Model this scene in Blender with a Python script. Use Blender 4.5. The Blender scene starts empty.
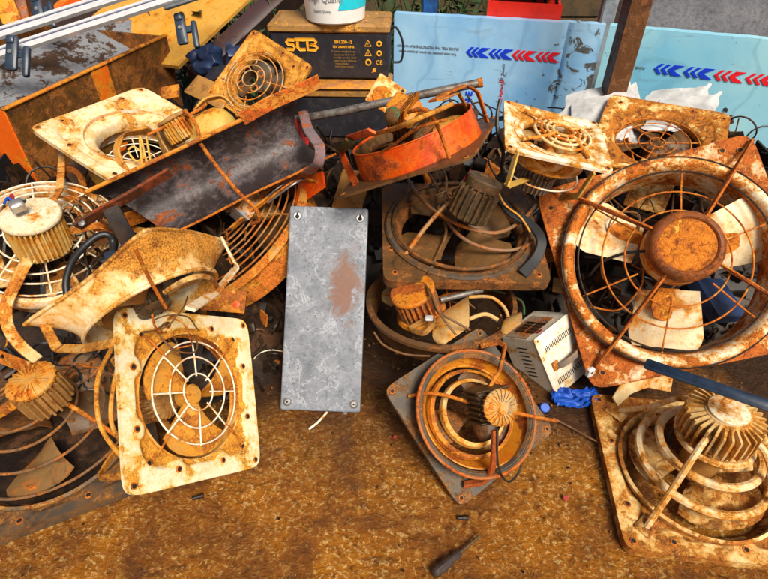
import bpy, bmesh, math, random
from mathutils import Vector, Matrix, Quaternion, noise as mnoise
R = math.radians
PI = math.pi
rng = random.Random(7)
scene = bpy.context.scene
COL = scene.collection

# ------------------------------------------------------------------ camera, light, exposure
CAM_H, PITCH, FOC = 1.4, R(40), 532.0
cd = bpy.data.cameras.new('camera'); cam = bpy.data.objects.new('camera', cd); COL.objects.link(cam)
cam.location = (0, 0, CAM_H); cam.rotation_euler = (R(90) - PITCH, 0, 0)
cd.sensor_width = 36; cd.lens = 36 * FOC / 768; cd.clip_end = 200; cd.clip_start = .02
scene.camera = cam
world = bpy.data.worlds.new('World'); scene.world = world; world.use_nodes = True
wn = world.node_tree; wn.nodes.clear()
sky = wn.nodes.new('ShaderNodeTexSky'); sky.sky_type = 'NISHITA'; sky.sun_disc = False
SUN_EL, SUN_AZ = R(50), R(152)          # azimuth clockwise from +Y
sky.sun_elevation = SUN_EL; sky.sun_rotation = SUN_AZ; sky.air_density = 1.0; sky.dust_density = 7.0; sky.ozone_density = .3
bg = wn.nodes.new('ShaderNodeBackground'); bg.inputs[1].default_value = .05
wo = wn.nodes.new('ShaderNodeOutputWorld')
wn.links.new(sky.outputs[0], bg.inputs[0]); wn.links.new(bg.outputs[0], wo.inputs[0])
sl = bpy.data.lights.new('sun', 'SUN'); sl.energy = 3.4; sl.angle = R(22); sl.color = (1, .93, .80)
so = bpy.data.objects.new('sun', sl); COL.objects.link(so)
sd = Vector((math.sin(SUN_AZ) * math.cos(SUN_EL), math.cos(SUN_AZ) * math.cos(SUN_EL), math.sin(SUN_EL)))
so.rotation_euler = sd.to_track_quat('Z', 'Y').to_euler(); so.location = sd * 10
scene.view_settings.view_transform = 'Standard'; scene.view_settings.look = 'None'
scene.view_settings.gamma = 1; scene.view_settings.exposure = .50
scene.cycles.max_bounces = 6; scene.cycles.diffuse_bounces = 3; scene.cycles.use_denoising = True

CAMP = Vector((0, 0, CAM_H)); FWD = Vector((0, math.cos(PITCH), -math.sin(PITCH))); UPV = Vector((0, math.sin(PITCH), math.cos(PITCH))); RGT = Vector((1, 0, 0))
def ray(px, py): return FWD + RGT * ((px - 384) / FOC) - UPV * ((py - 289.5) / FOC)
def at(px, py, d): return CAMP + ray(px, py) * d            # a point d metres in front of the lens plane
def gnd(px, py, z=0.0):
    r = ray(px, py); return CAMP + r * ((z - CAM_H) / r.z)

# fan poses in metres (position, rotation rows, half width)
POSES = {
 'A': {"loc": [-0.4975, 0.9016, 0.2829], "rot": [[0.48401, -0.15932, 0.86044], [0.58321, 0.79179, -0.18146], [-0.65237, 0.58965, 0.47615]], "half": 0.2197},
 'C': {"loc": [0.2558, 0.9687, 0.123], "rot": [[0.79974, -0.54818, 0.24478], [0.59445, 0.66609, -0.45049], [0.0839, 0.50579, 0.85857]], "half": 0.1916},
 'D': {"loc": [0.9196, 1.3647, 0.3706], "rot": [[0.95206, -0.21516, -0.21744], [0.01654, 0.746, -0.66574], [0.30545, 0.63023, 0.7138]], "half": 0.3426},
 'G': {"loc": [0.5249, 1.5596, 0.715], "rot": [[0.97388, 0.1447, 0.17497], [-0.12934, 0.98692, -0.09627], [-0.18661, 0.07113, 0.97986]], "half": 0.16},
 'H': {"loc": [1.1095, 2.0378, 0.4916], "rot": [[0.8971, 0.43331, -0.08639], [-0.44108, 0.86685, -0.23241], [-0.02582, 0.2466, 0.96877]], "half": 0.24},
 'I': {"loc": [0.112, 1.5497, 0.6545], "rot": [[0.87153, 0.32921, -0.3634], [-0.26412, 0.93959, 0.21775], [0.41313, -0.0938, 0.90583]], "half": 0.22},
 'K': {"loc": [-0.8979, 1.8353, 0.5977], "rot": [[0.51669, -0.82972, 0.21117], [0.85609, 0.50418, -0.11365], [-0.01218, 0.2395, 0.97082]], "half": 0.24},
 'L': {"loc": [-0.5058, 2.182, 0.6705], "rot": [[0.77294, 0.59642, -0.21645], [-0.57578, 0.51603, -0.63418], [-0.26654, 0.61482, 0.74227]], "half": 0.165},
 'M': {"loc": [0.2554, 1.5131, 0.4031], "rot": [[0.99975, -0.00891, 0.02059], [0.01116, 0.99364, -0.11202], [-0.01946, 0.11222, 0.99349]], "half": 0.26},
 'N': {"loc": [-1.1397, 1.4766, 0.3599], "rot": [[0.94389, -0.22532, 0.24145], [0.29277, 0.9092, -0.29604], [-0.15282, 0.35012, 0.92415]], "half": 0.25},
 'O': {"loc": [-0.624, 1.0444, 0.5628], "rot": [[0.19006, 0.81274, 0.55076], [0.75711, 0.23581, -0.60924], [-0.62503, 0.53278, -0.57052]], "half": 0.19},
 'R': {"loc": [-0.5253, 1.6547, 0.2815], "rot": [[0.62776, -0.54432, -0.55644], [0.59603, 0.79591, -0.10615], [0.50066, -0.26502, 0.82408]], "half": 0.312},
 'S': {"loc": [0.1906, 1.3391, 0.221], "rot": [[0.99784, 0.06542, -0.00604], [-0.06472, 0.99465, 0.08047], [0.01127, -0.07991, 0.99674]], "half": 0.25},
 'B': {"loc": [-0.1916, 1.2797, 0.2482], "rot": [[0.99926, 0.03792, 0.00642], [-0.02148, 0.68886, -0.72458], [-0.0319, 0.7239, 0.68917]], "half": 0.3303},
 'F': {"loc": [0.5947, 1.2135, 0.1009], "rot": [[0.77285, -0.41193, 0.48271], [0.62721, 0.38026, -0.67971], [0.09644, 0.82808, 0.55225]], "half": 0.1482},
}

# ------------------------------------------------------------------ materials
def _nodes(name):
    m = bpy.data.materials.new(name); m.use_nodes = True
    nt = m.node_tree; b = nt.nodes['Principled BSDF']; return m, nt, b
def _vec(nt, rnd=True):
    tc = nt.nodes.new('ShaderNodeTexCoord')
    if not rnd: return tc.outputs['Object']
    oi = nt.nodes.new('ShaderNodeObjectInfo'); mu = nt.nodes.new('ShaderNodeMath'); mu.operation = 'MULTIPLY'; mu.inputs[1].default_value = 31.7
    nt.links.new(oi.outputs['Random'], mu.inputs[0])
    va = nt.nodes.new('ShaderNodeVectorMath'); va.operation = 'ADD'
    nt.links.new(tc.outputs['Object'], va.inputs[0]); nt.links.new(mu.outputs[0], va.inputs[1]); return va.outputs[0]
def _noise(nt, vec, sc, det=8, rough=.62, dist=0.0):
    n = nt.nodes.new('ShaderNodeTexNoise'); n.inputs['Scale'].default_value = sc; n.inputs['Detail'].default_value = det
    n.inputs['Roughness'].default_value = rough; n.inputs['Distortion'].default_value = dist
    nt.links.new(vec, n.inputs['Vector']); return n.outputs[0]
def _ramp(nt, fac, stops):
    r = nt.nodes.new('ShaderNodeValToRGB'); e = r.color_ramp.elements
    while len(e) < len(stops): e.new(.5)
    for i, (p, c) in enumerate(stops):
        e[i].position = min(max(p, 0), 1); e[i].color = (c, c, c, 1) if isinstance(c, (int, float)) else (*c, 1)
    nt.links.new(fac, r.inputs[0]); return r.outputs[0]
def _mix(nt, f, a, b, mode='MIX'):
    m = nt.nodes.new('ShaderNodeMix'); m.data_type = 'RGBA'; m.blend_type = mode
    for k, v in ((0, f), (6, a), (7, b)):
        if isinstance(v, (int, float)): m.inputs[k].default_value = v
        elif isinstance(v, tuple): m.inputs[k].default_value = (*v, 1)
        else: nt.links.new(v, m.inputs[k])
    return m.outputs[2]
def _math(nt, op, a, b):
    m = nt.nodes.new('ShaderNodeMath'); m.operation = op
    for k, v in ((0, a), (1, b)):
        if isinstance(v, (int, float)): m.inputs[k].default_value = v
        else: nt.links.new(v, m.inputs[k])
    return m.outputs[0]
def _bump(nt, b, h, s, d=.004):
    n = nt.nodes.new('ShaderNodeBump'); n.inputs['Strength'].default_value = s; n.inputs['Distance'].default_value = d
    nt.links.new(h, n.inputs['Height']); nt.links.new(n.outputs[0], b.inputs['Normal'])

ORANGE, DEEP, UMBER = (.56, .145, .004), (.24, .040, .002), (.030, .008, .003)
def rust(name, paint, amt, sc=9., r1=ORANGE, r2=DEEP, dark=UMBER, halo=None, rough=.40, metal=0., bump=.6, spots=.5, dirt=.25, grime=None):
    """flaking paint over rust: big rust islands with a yellow stain round them, pits, scratches and grime"""
    lum = max(paint); halo = halo or ((.70, .28, .018) if lum > .4 else tuple(.65 * a_ + .35 * b_ for a_, b_ in zip(paint, r1))); grime = grime or ((.17, .065, .012) if lum > .4 else (.035, .018, .008))
    m, nt, b = _nodes(name); v = _vec(nt); b.inputs['Specular IOR Level'].default_value = .35
    big = _noise(nt, v, sc, 5, .6, .5); fine = _noise(nt, v, sc * 7, 7, .7)
    f2 = _noise(nt, v, sc * 18, 5, .75); mid = _noise(nt, v, sc * 2.6, 7, .68, .8)
    at_ = nt.nodes.new('ShaderNodeAttribute'); at_.attribute_name = 'wear'
    k = _math(nt, 'ADD', _math(nt, 'MULTIPLY', big, .55), _math(nt, 'MULTIPLY', fine, .25))
    k = _math(nt, 'ADD', k, _math(nt, 'MULTIPLY', mid, .20)); k = _math(nt, 'ADD', k, at_.outputs['Fac'])
    t = .5 + (.5 - amt) * .30
    mask = _ramp(nt, k, [(t - .012, 0), (t + .02, 1)])
    hal = _ramp(nt, k, [(t - .085, 0), (t - .008, .95)])
    rc = _ramp(nt, mid, [(.28, dark), (.40, r2), (.51, r1), (.62, tuple(min(1, c * 1.35 + .01) for c in r1)), (.72, r2)])
    rc = _mix(nt, _ramp(nt, f2, [(.50, 0), (.70, .65)]), rc, dark)
    pc = _mix(nt, _ramp(nt, mid, [(.42, 0), (.70, .55)]), paint, tuple(c * h for c, h in zip(paint, (.92, .66, .30))))
    pc = _mix(nt, hal, pc, halo)
    pc = _mix(nt, _ramp(nt, f2, [(.56, 0), (.64, spots)]), pc, r2)
    gr = _noise(nt, v, sc * 1.4, 6, .7, 1.2)
    c = _mix(nt, mask, pc, rc)
    c = _mix(nt, _ramp(nt, gr, [(.52, 0), (.66, dirt * 1.6)]), c, grime)
    pit = _noise(nt, v, sc * 40, 3, .8)
    c = _mix(nt, _math(nt, 'MULTIPLY', _ramp(nt, pit, [(.50, 0), (.62, .7)]), _ramp(nt, mask, [(0, .12), (1, 1)])), c, (.05, .014, .003))
    c = _mix(nt, _math(nt, 'MULTIPLY', _ramp(nt, pit, [(.36, .55), (.46, 0)]), mask), c, tuple(min(1, x * 1.9 + .03) for x in r1))
    nt.links.new(c, b.inputs['Base Color'])
    nt.links.new(_ramp(nt, mask, [(0, rough), (1, .78)]), b.inputs['Roughness'])
    b.inputs['Metallic'].default_value = metal
    h = _math(nt, 'ADD', _math(nt, 'MULTIPLY', mask, .25), _math(nt, 'MULTIPLY', f2, _ramp(nt, mask, [(0, .25), (1, 1.0)])))
    _bump(nt, b, _math(nt, 'ADD', h, _math(nt, 'MULTIPLY', pit, .35)), bump, .0035)
    return m
def plain(name, col, rough=.5, metal=0., var=.35, sc=25., bump=.15, col2=None, thr=.55, width=.1):
    m, nt, b = _nodes(name); v = _vec(nt)
    a = _noise(nt, v, sc, 8, .65, .3); f = _noise(nt, v, sc * 6, 6, .7)
    c2 = col2 or tuple(c * (1 - var) for c in col)
    c = _mix(nt, _ramp(nt, a, [(thr - width, 0), (thr + width, 1)]), col, c2)
    c = _mix(nt, _ramp(nt, f, [(.52, 0), (.72, var)]), c, tuple(x * .35 for x in col))
    nt.links.new(c, b.inputs['Base Color']); b.inputs['Roughness'].default_value = rough; b.inputs['Metallic'].default_value = metal
    _bump(nt, b, _math(nt, 'ADD', a, f), bump, .002)
    return m
def solid(name, col, rough=.5):
    m, nt, b = _nodes(name); b.inputs['Roughness'].default_value = rough; v = _vec(nt)
    c = _mix(nt, _ramp(nt, _noise(nt, v, 60, 5), [(.45, 0), (.7, .3)]), col, tuple(x * .5 for x in col)); nt.links.new(c, b.inputs['Base Color'])
    return m

CREAM = (.82, .67, .37)
M = {
 'cream': rust('cream_paint_rusting', CREAM, .36, 9, spots=.35, dirt=.12),
 'cream_heavy': rust('cream_paint_mostly_rust', (.80, .64, .38), .56, 10, dirt=.15),
 'cream_orange': rust('cream_paint_orange_stain', (.74, .50, .20), .45, 8, r1=(.60, .20, .015), dirt=.15),
 'cream_dirty': rust('cream_paint_grimy', (.80, .58, .26), .46, 10, r1=(.40, .13, .008), r2=(.15, .042, .006), halo=(.54, .24, .03), dirt=.5),
 'white_wire': rust('white_wire_coat', (.85, .80, .66), .22, 14, dirt=.1),
 'rust_wire': rust('rusty_wire', (.45, .22, .06), .65, 20, bump=.4),
 'rust_strap': rust('rusty_strap', (.50, .24, .06), .72, 16, dirt=.3),
 'rust_red': rust('red_rust_with_flakes', (.74, .58, .38), .64, 12, r1=(.46, .105, .004), r2=(.17, .026, .002), halo=(.62, .22, .015), spots=.8),
 'rust_ring': rust('rusty_ring_paint', (.90, .80, .60), .45, 13, r1=(.54, .14, .006), r2=(.20, .030, .002), halo=(.70, .28, .015), spots=.9, dirt=.12),
 'rust_hub': rust('rust_cap', (.80, .38, .05), .66, 14, r1=(.68, .19, .006), r2=(.30, .055, .003), halo=(.80, .34, .02), bump=.9),
 'brown': rust('brown_grimy_steel', (.095, .05, .02), .46, 8, r1=(.25, .082, .010), r2=(.11, .045, .015), dark=(.02, .01, .005), halo=(.14, .065, .022), dirt=.6),
 'darkplate': rust('dark_grimy_plate', (.075, .06, .048), .36, 9, r1=(.28, .11, .02), r2=(.08, .035, .014), halo=(.16, .08, .03), dirt=.4),
 'grayplate': rust('grey_dirty_plate', (.070, .058, .047), .42, 10, r1=(.24, .10, .025), r2=(.09, .042, .02), halo=(.13, .085, .045), rough=.45, dirt=.4),
 'duct_dark': rust('sooty_duct_steel', (.034, .027, .030), .27, 10, r1=(.26, .06, .008), r2=(.06, .03, .02), dark=(.012, .008, .007), halo=(.12, .10, .105), rough=.27, metal=.1, dirt=.4),
 'orange': rust('orange_red_steel', (.70, .062, .003), .36, 9, r1=(.50, .075, .005), r2=(.13, .025, .004), halo=(.78, .14, .006), rough=.30, spots=.35, grime=(.05, .012, .003)),
 'orange_brown': rust('orange_brown_steel', (.55, .17, .02), .5, 9, r1=(.40, .11, .01), dirt=.35),
 'yellow': rust('yellow_rust_plate', (.62, .36, .09), .55, 14, r1=(.62, .24, .02), r2=(.26, .075, .01), dirt=.35),
 'yellow_smooth': rust('yellow_steel', (.62, .42, .09), .25, 10, dirt=.2),
 'tan': rust('tan_dusty_steel', (.40, .20, .05), .35, 9, r1=(.35, .15, .03), r2=(.16, .06, .015), dirt=.35),
 'motor_tan': rust('dusty_motor', (.40, .22, .07), .42, 18, r1=(.42, .17, .025), dirt=.35),
 'motor_brown': rust('grimy_motor', (.075, .05, .028), .38, 20, r1=(.15, .07, .018), r2=(.06, .03, .012), halo=(.10, .06, .025), dirt=.5),
 'motor_cream': rust('cream_motor', (.70, .46, .14), .36, 16, r1=(.60, .24, .02), dirt=.12),
 'cap_white': rust('white_motor_cap', (.80, .72, .52), .20, 12, spots=.7, dirt=.15),
 'zinc': None, 'dark': solid('dark_hole', (.008, .006, .005), .8), 'black': plain('black_rubber', (.018, .018, .02), .5, var=.4),
 'steel': plain('bare_steel', (.42, .41, .40), .35, .7, .4, 30, .1), 'pipe': plain('dull_grey_pipe', (.24, .22, .20), .42, .5, .5, 40, .2, col2=(.09, .06, .04)),
 'alu': plain('aluminium', (.78, .79, .82), .3, .35, .15, 30, .03), 'alu_dark': solid('aluminium_groove', (.05, .05, .12), .5),
 'clip': plain('blue_black_plastic', (.028, .045, .075), .4, 0, .4, 30, .1), 'pvc': plain('grey_white_plastic', (.66, .67, .66), .4, 0, .15, 20, .05),
 'green': rust('green_grimy', (.03, .14, .055), .36, 16, r1=(.16, .07, .015), dirt=.5, spots=.6), 'red': plain('red_plastic', (.35, .008, .004), .7, 0, .3, 20, .1),
 'blue': plain('blue_plastic', (.006, .09, .55), .5, 0, .4, 25, .1), 'bluebar': plain('dark_blue_bar', (.018, .035, .07), .4, .1, .5, 30, .15),
 'cable': plain('black_cable', (.015, .016, .018), .45, 0, .4, 40, .1), 'brown_cable': plain('brown_wire', (.16, .07, .02), .55, 0, .5, 40, .1),
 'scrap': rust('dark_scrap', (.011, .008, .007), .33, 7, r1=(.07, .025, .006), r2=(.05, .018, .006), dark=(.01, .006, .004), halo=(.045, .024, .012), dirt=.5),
 'blue_scrap': plain('dark_blue_scrap', (.02, .04, .11), .4, 0, .6, 18, .3),
 'battery': plain('battery_case', (.022, .021, .028), .38, 0, .4, 40, .1, col2=(.05, .045, .045), thr=.6), 'battery_top': rust('dusty_battery_lid', (.30, .17, .06), .42, 9, r1=(.50, .22, .03), r2=(.16, .07, .02), dirt=.4, bump=.2),
 'board': rust('reddish_board', (.42, .19, .08), .35, 8, r1=(.45, .16, .05), r2=(.22, .08, .03), dirt=.25, bump=.2),
 'ink': solid('battery_print', (.85, .40, .02), .5), 'ink_dim': solid('battery_fine_print', (.30, .17, .03), .6),
 'bucket': plain('white_bucket', (.82, .82, .80), .3, 0, .08, 12, .02), 'cyan': solid('cyan_label', (.02, .60, .75), .35), 'grey_ink': solid('grey_print', (.22, .24, .27), .5),
 'arrow_blue': solid('blue_print', (.01, .05, .70), .35), 'arrow_red': solid('red_print', (.85, .015, .03), .35),
 'bag': plain('white_sack', (.55, .545, .54), .55, 0, .3, 9, .2), 'post': rust('rusty_post', (.10, .04, .015), .5, 14, r1=(.17, .06, .012), r2=(.07, .022, .008), dark=(.025, .01, .006), halo=(.12, .05, .015), spots=.1),
 'box_paint': rust('beige_box_paint', (.76, .73, .64), .17, 12, r1=(.62, .22, .02), halo=(.66, .45, .18), spots=.4, dirt=.12),
 'box_dark': rust('greyish_box_top', (.34, .29, .22), .35, 10, dirt=.3), 'handle': plain('worn_handle', (.16, .13, .11), .45, 0, .5, 40, .2, col2=(.30, .20, .12)),
}
def zinc_mat():
    m, nt, b = _nodes('galvanised_sheet'); v = _vec(nt, False)
    vo = nt.nodes.new('ShaderNodeTexVoronoi'); vo.inputs['Scale'].default_value = 38; nt.links.new(v, vo.inputs['Vector'])
    a = _noise(nt, v, 11, 10, .78, .3); f = _noise(nt, v, 95, 5, .8); w = _noise(nt, v, 13, 8, .72, 1.1)
    st_ = nt.nodes.new('ShaderNodeMapping'); st_.inputs['Scale'].default_value = (60, 2.2, 1); st_.inputs['Rotation'].default_value = (0, 0, .5); nt.links.new(v, st_.inputs[0]); sc1 = _noise(nt, st_.outputs[0], 1.0, 6, .6, .4)
    c = _mix(nt, _ramp(nt, a, [(.36, 0), (.64, 1)]), (.085, .098, .125), (.225, .24, .275))
    c = _mix(nt, _ramp(nt, vo.outputs['Color'], [(.2, 0), (.9, .28)]), c, (.30, .32, .36))
    c = _mix(nt, _ramp(nt, w, [(.555, 0), (.575, .6), (.60, .0)]), c, (.46, .48, .53))
    c = _mix(nt, _ramp(nt, sc1, [(.66, 0), (.70, .55)]), c, (.46, .48, .53))
    c = _mix(nt, _ramp(nt, f, [(.54, 0), (.64, .75)]), c, (.030, .034, .046))
    c = _mix(nt, _ramp(nt, f, [(.30, .6), (.38, 0)]), c, (.50, .52, .56))
    # a brown stain on the upper right of the sheet
    sx = nt.nodes.new('ShaderNodeVectorMath'); sx.operation = 'SUBTRACT'; sx.inputs[1].default_value = (.060, .08, 0); nt.links.new(v, sx.inputs[0])
    sc = nt.nodes.new('ShaderNodeVectorMath'); sc.operation = 'MULTIPLY'; sc.inputs[1].default_value = (1.5, .75, 0); nt.links.new(sx.outputs[0], sc.inputs[0])
    ln = nt.nodes.new('ShaderNodeVectorMath'); ln.operation = 'LENGTH'; nt.links.new(sc.outputs[0], ln.inputs[0])
    st = _math(nt, 'ADD', ln.outputs['Value'], _math(nt, 'ADD', _math(nt, 'MULTIPLY', w, .42), _math(nt, 'MULTIPLY', f, .10)))
    c = _mix(nt, _ramp(nt, st, [(.29, .85), (.345, 0)]), c, (.16, .060, .025))
    nt.links.new(c, b.inputs['Base Color']); b.inputs['Metallic'].default_value = .15
    nt.links.new(_ramp(nt, a, [(.3, .46), (.7, .65)]), b.inputs['Roughness'])
    _bump(nt, b, _math(nt, 'ADD', f, w), .25, .002); return m
M['zinc'] = zinc_mat()

# ------------------------------------------------------------------ mesh helpers
class MB:
    def __init__(s): s.v = []; s.f = []; s.mi = []; s.wear = {}
    def add(s, pts): i = len(s.v); s.v += [Vector(p) for p in pts]; return i
    def face(s, idx, mi=0): s.f.append(tuple(idx)); s.mi.append(mi)
    def loft(s, loops, cu=True, cv=False, cap=False, mi=0):
        n = len(loops[0]); st = [s.add(l) for l in loops]; L = len(loops)
        for a in range(L if cv else L - 1):
            p, q = st[a], st[(a + 1) % L]
            for i in range(n if cu else n - 1):
                j = (i + 1) % n; s.face((p + i, p + j, q + j, q + i), mi)
        if cap: s.face([st[0] + i for i in range(n)][::-1], mi); s.face([st[-1] + i for i in range(n)], mi)
    def box(s, c, d, rot=None, mi=0, bev=0.0):
        c = Vector(c); x, y, z = [k / 2 for k in d]; b = min(bev, x * .9, y * .9, z * .9)
        def rr(hx, hy, zz):
            if b <= 0: P = [(-hx, -hy), (hx, -hy), (hx, hy), (-hx, hy)]
            else: P = [(-hx + b, -hy), (hx - b, -hy), (hx, -hy + b), (hx, hy - b), (hx - b, hy), (-hx + b, hy), (-hx, hy - b), (-hx, -hy + b)]
            return [Vector((u, w, zz)) for u, w in P]
        lp = [rr(x - b, y - b, -z), rr(x, y, -z + b), rr(x, y, z - b), rr(x - b, y - b, z)] if b > 0 else [rr(x, y, -z), rr(x, y, z)]
        if rot is not None: lp = [[rot @ p for p in l] for l in lp]
        s.loft([[p + c for p in l] for l in lp], cap=True, mi=mi)
    def tube(s, pts, r, n=8, closed=False, mi=0, sec=None, up=None):
        pts = [Vector(p) for p in pts]; N = len(pts); loops = []; prev = None
        for i, p in enumerate(pts):
            t = (pts[(i + 1) % N] - pts[i - 1]) if closed else (pts[min(i + 1, N - 1)] - pts[max(i - 1, 0)])
            if t.length < 1e-9: t = Vector((0, 0, 1))
            t.normalize()
            if up is not None: a = Vector(up); a = a - t * a.dot(t)
            elif prev is None:
                a = Vector((0, 0, 1)) if abs(t.z) < .9 else Vector((1, 0, 0)); a = a - t * a.dot(t)
            else: a = prev - t * prev.dot(t)
            if a.length < 1e-6: a = t.orthogonal()
            a.normalize(); prev = a; b = t.cross(a); rr = r[i] if isinstance(r, (list, tuple)) else r
            if sec: loops.append([p + a * u + b * w for u, w in sec])
            else: loops.append([p + (a * math.cos(k * 2 * PI / n) + b * math.sin(k * 2 * PI / n)) * rr for k in range(n)])
        s.loft(loops, cv=closed, cap=not closed, mi=mi)
    def strap(s, pts, w, t, up, mi=0):
        w /= 2; t /= 2; c = t * .4
        s.tube(pts, 0, sec=[(-w, -t + c), (-w + c, -t), (w - c, -t), (w, -t + c), (w, t - c), (w - c, t), (-w + c, t), (-w, t - c)], up=up, mi=mi)
    def lathe(s, prof, n=64, mi=0, closed=False, o=(0, 0, 0), q=None, cap=False, a0=0, a1=2 * PI):
        o = Vector(o); full = abs(a1 - a0 - 2 * PI) < 1e-6; k = n if full else n + 1; loops = []
        for r, z in prof:
            l = [Vector((r * math.cos(a0 + (a1 - a0) * i / n), r * math.sin(a0 + (a1 - a0) * i / n), z)) for i in range(k)]
            if q is not None: l = [q @ p for p in l]
            loops.append([p + o for p in l])
        s.loft(loops, cu=full, cv=closed, cap=cap and full, mi=mi)
    def ring(s, R_, r, z=0, n=64, m=8, o=(0, 0), mi=0, wob=0, q=None, O=(0, 0, 0)):
        ph = rng.uniform(0, 6); O = Vector(O); P = []
        for i in range(n):
            a = 2 * PI * i / n; k = 1 + wob * (math.sin(2 * a + ph) + .6 * math.sin(3 * a - ph))
            p = Vector((o[0] + R_ * k * math.cos(a), o[1] + R_ * k * math.sin(a), z + wob * R_ * math.sin(a * 2 - ph)))
            P.append((q @ p if q is not None else p) + O)
        s.tube(P, r, m, closed=True, mi=mi)
    def build(s, name, mats, parent=None, smooth=40):
        me = bpy.data.meshes.new(name); me.from_pydata([tuple(p) for p in s.v], [], s.f)
        for m in (mats if isinstance(mats, (list, tuple)) else [mats]): me.materials.append(m)
        me.polygons.foreach_set('material_index', s.mi)
        if s.wear:
            a = me.attributes.new('wear', 'FLOAT', 'POINT')
            for i, w in s.wear.items(): a.data[i].value = w
        bm = bmesh.new(); bm.from_mesh(me); bmesh.ops.recalc_face_normals(bm, faces=bm.faces)
        for e in bm.edges: e.smooth = len(e.link_faces) == 2 and e.calc_face_angle(0) < R(smooth)
        for f in bm.faces: f.smooth = True
        bm.to_mesh(me); bm.free(); me.update()
        o = bpy.data.objects.new(name, me); COL.objects.link(o)
        if parent is not None: o.parent = parent
        return o
def curve(pts, n=6, closed=False):
    P = [Vector(p) for p in pts]; out = []; N = len(P); g = (lambda i: P[i % N]) if closed else (lambda i: P[min(max(i, 0), N - 1)])
    for i in range(N if closed else N - 1):
        a, b, c, d = g(i - 1), g(i), g(i + 1), g(i + 2)
        for k in range(n):
            t = k / n; out.append(.5 * ((2 * b) + (c - a) * t + (2 * a - 5 * b + 4 * c - d) * t * t + (3 * b - a - 3 * c + d) * t ** 3))
    if not closed: out.append(P[-1])
    return out
def bent(pts, r=.012, n=4):
    """a polyline with its corners rounded, for bent strap iron"""
    P = [Vector(p) for p in pts]; out = [P[0]]
    for i in range(1, len(P) - 1):
        a, b, c = P[i - 1], P[i], P[i + 1]; k = min(r, (a - b).length * .45, (c - b).length * .45)
        p, q = b + (a - b).normalized() * k, b + (c - b).normalized() * k
        for j in range(n + 1):
            t = j / n; out.append(p * (1 - t) ** 2 + b * 2 * t * (1 - t) + q * t * t)
    return out + [P[-1]]
def tag(o, label, cat, group=None, kind=None):
    o['label'] = label; o['category'] = cat
    if group: o['group'] = group
    if kind: o['kind'] = kind
    return o
def thing(name, label, cat, mat=None, loc=(0, 0, 0), group=None):
    o = bpy.data.objects.new(name, None); COL.objects.link(o); o.empty_display_size = .05
    o.matrix_world = mat if mat is not None else Matrix.Translation(Vector(loc))
    return tag(o, label, cat, group)
def pose(k):
    p = POSES[k]; m = Matrix(p['rot']).to_4x4(); m.translation = Vector(p['loc']); return m
def frame(o, x, n):
    """matrix with origin o, local z along n and local x close to x"""
    n = Vector(n).normalized(); x = Vector(x); x = (x - n * x.dot(n)).normalized(); y = n.cross(x)
    m = Matrix((x, y, n)).transposed().to_4x4(); m.translation = Vector(o); return m
def on(m, px, py, z=0.0):
    """local point of frame m, z above its plate, seen at a pixel"""
    i = m.inverted(); o = i @ CAMP; d = i.to_3x3() @ ray(px, py); t = (z - o.z) / d.z; return o + d * t
def toq(axis): return Vector(axis).normalized().to_track_quat('Z', 'Y')
def text(s, size, name, mat, parent, loc, rot, mirror=False, depth=.0008, align='CENTER', sx=1., font_bold=0.0):
    cu = bpy.data.curves.new(name, 'FONT'); cu.body = s; cu.size = size; cu.extrude = depth; cu.align_x = align; cu.align_y = 'CENTER'; cu.offset = font_bold
    t = bpy.data.objects.new('tmp', cu); COL.objects.link(t)
    dg = bpy.context.evaluated_depsgraph_get(); me = bpy.data.meshes.new_from_object(t.evaluated_get(dg)); bpy.data.objects.remove(t); bpy.data.curves.remove(cu)
    me.materials.clear(); me.materials.append(mat)
    me.transform(Matrix.LocRotScale(Vector(loc), rot, Vector((sx, 1, 1))))
    o = bpy.data.objects.new(name, me); COL.objects.link(o); o.parent = parent; return o
GROUP = 'scrapped exhaust fans in the heap'

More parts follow.
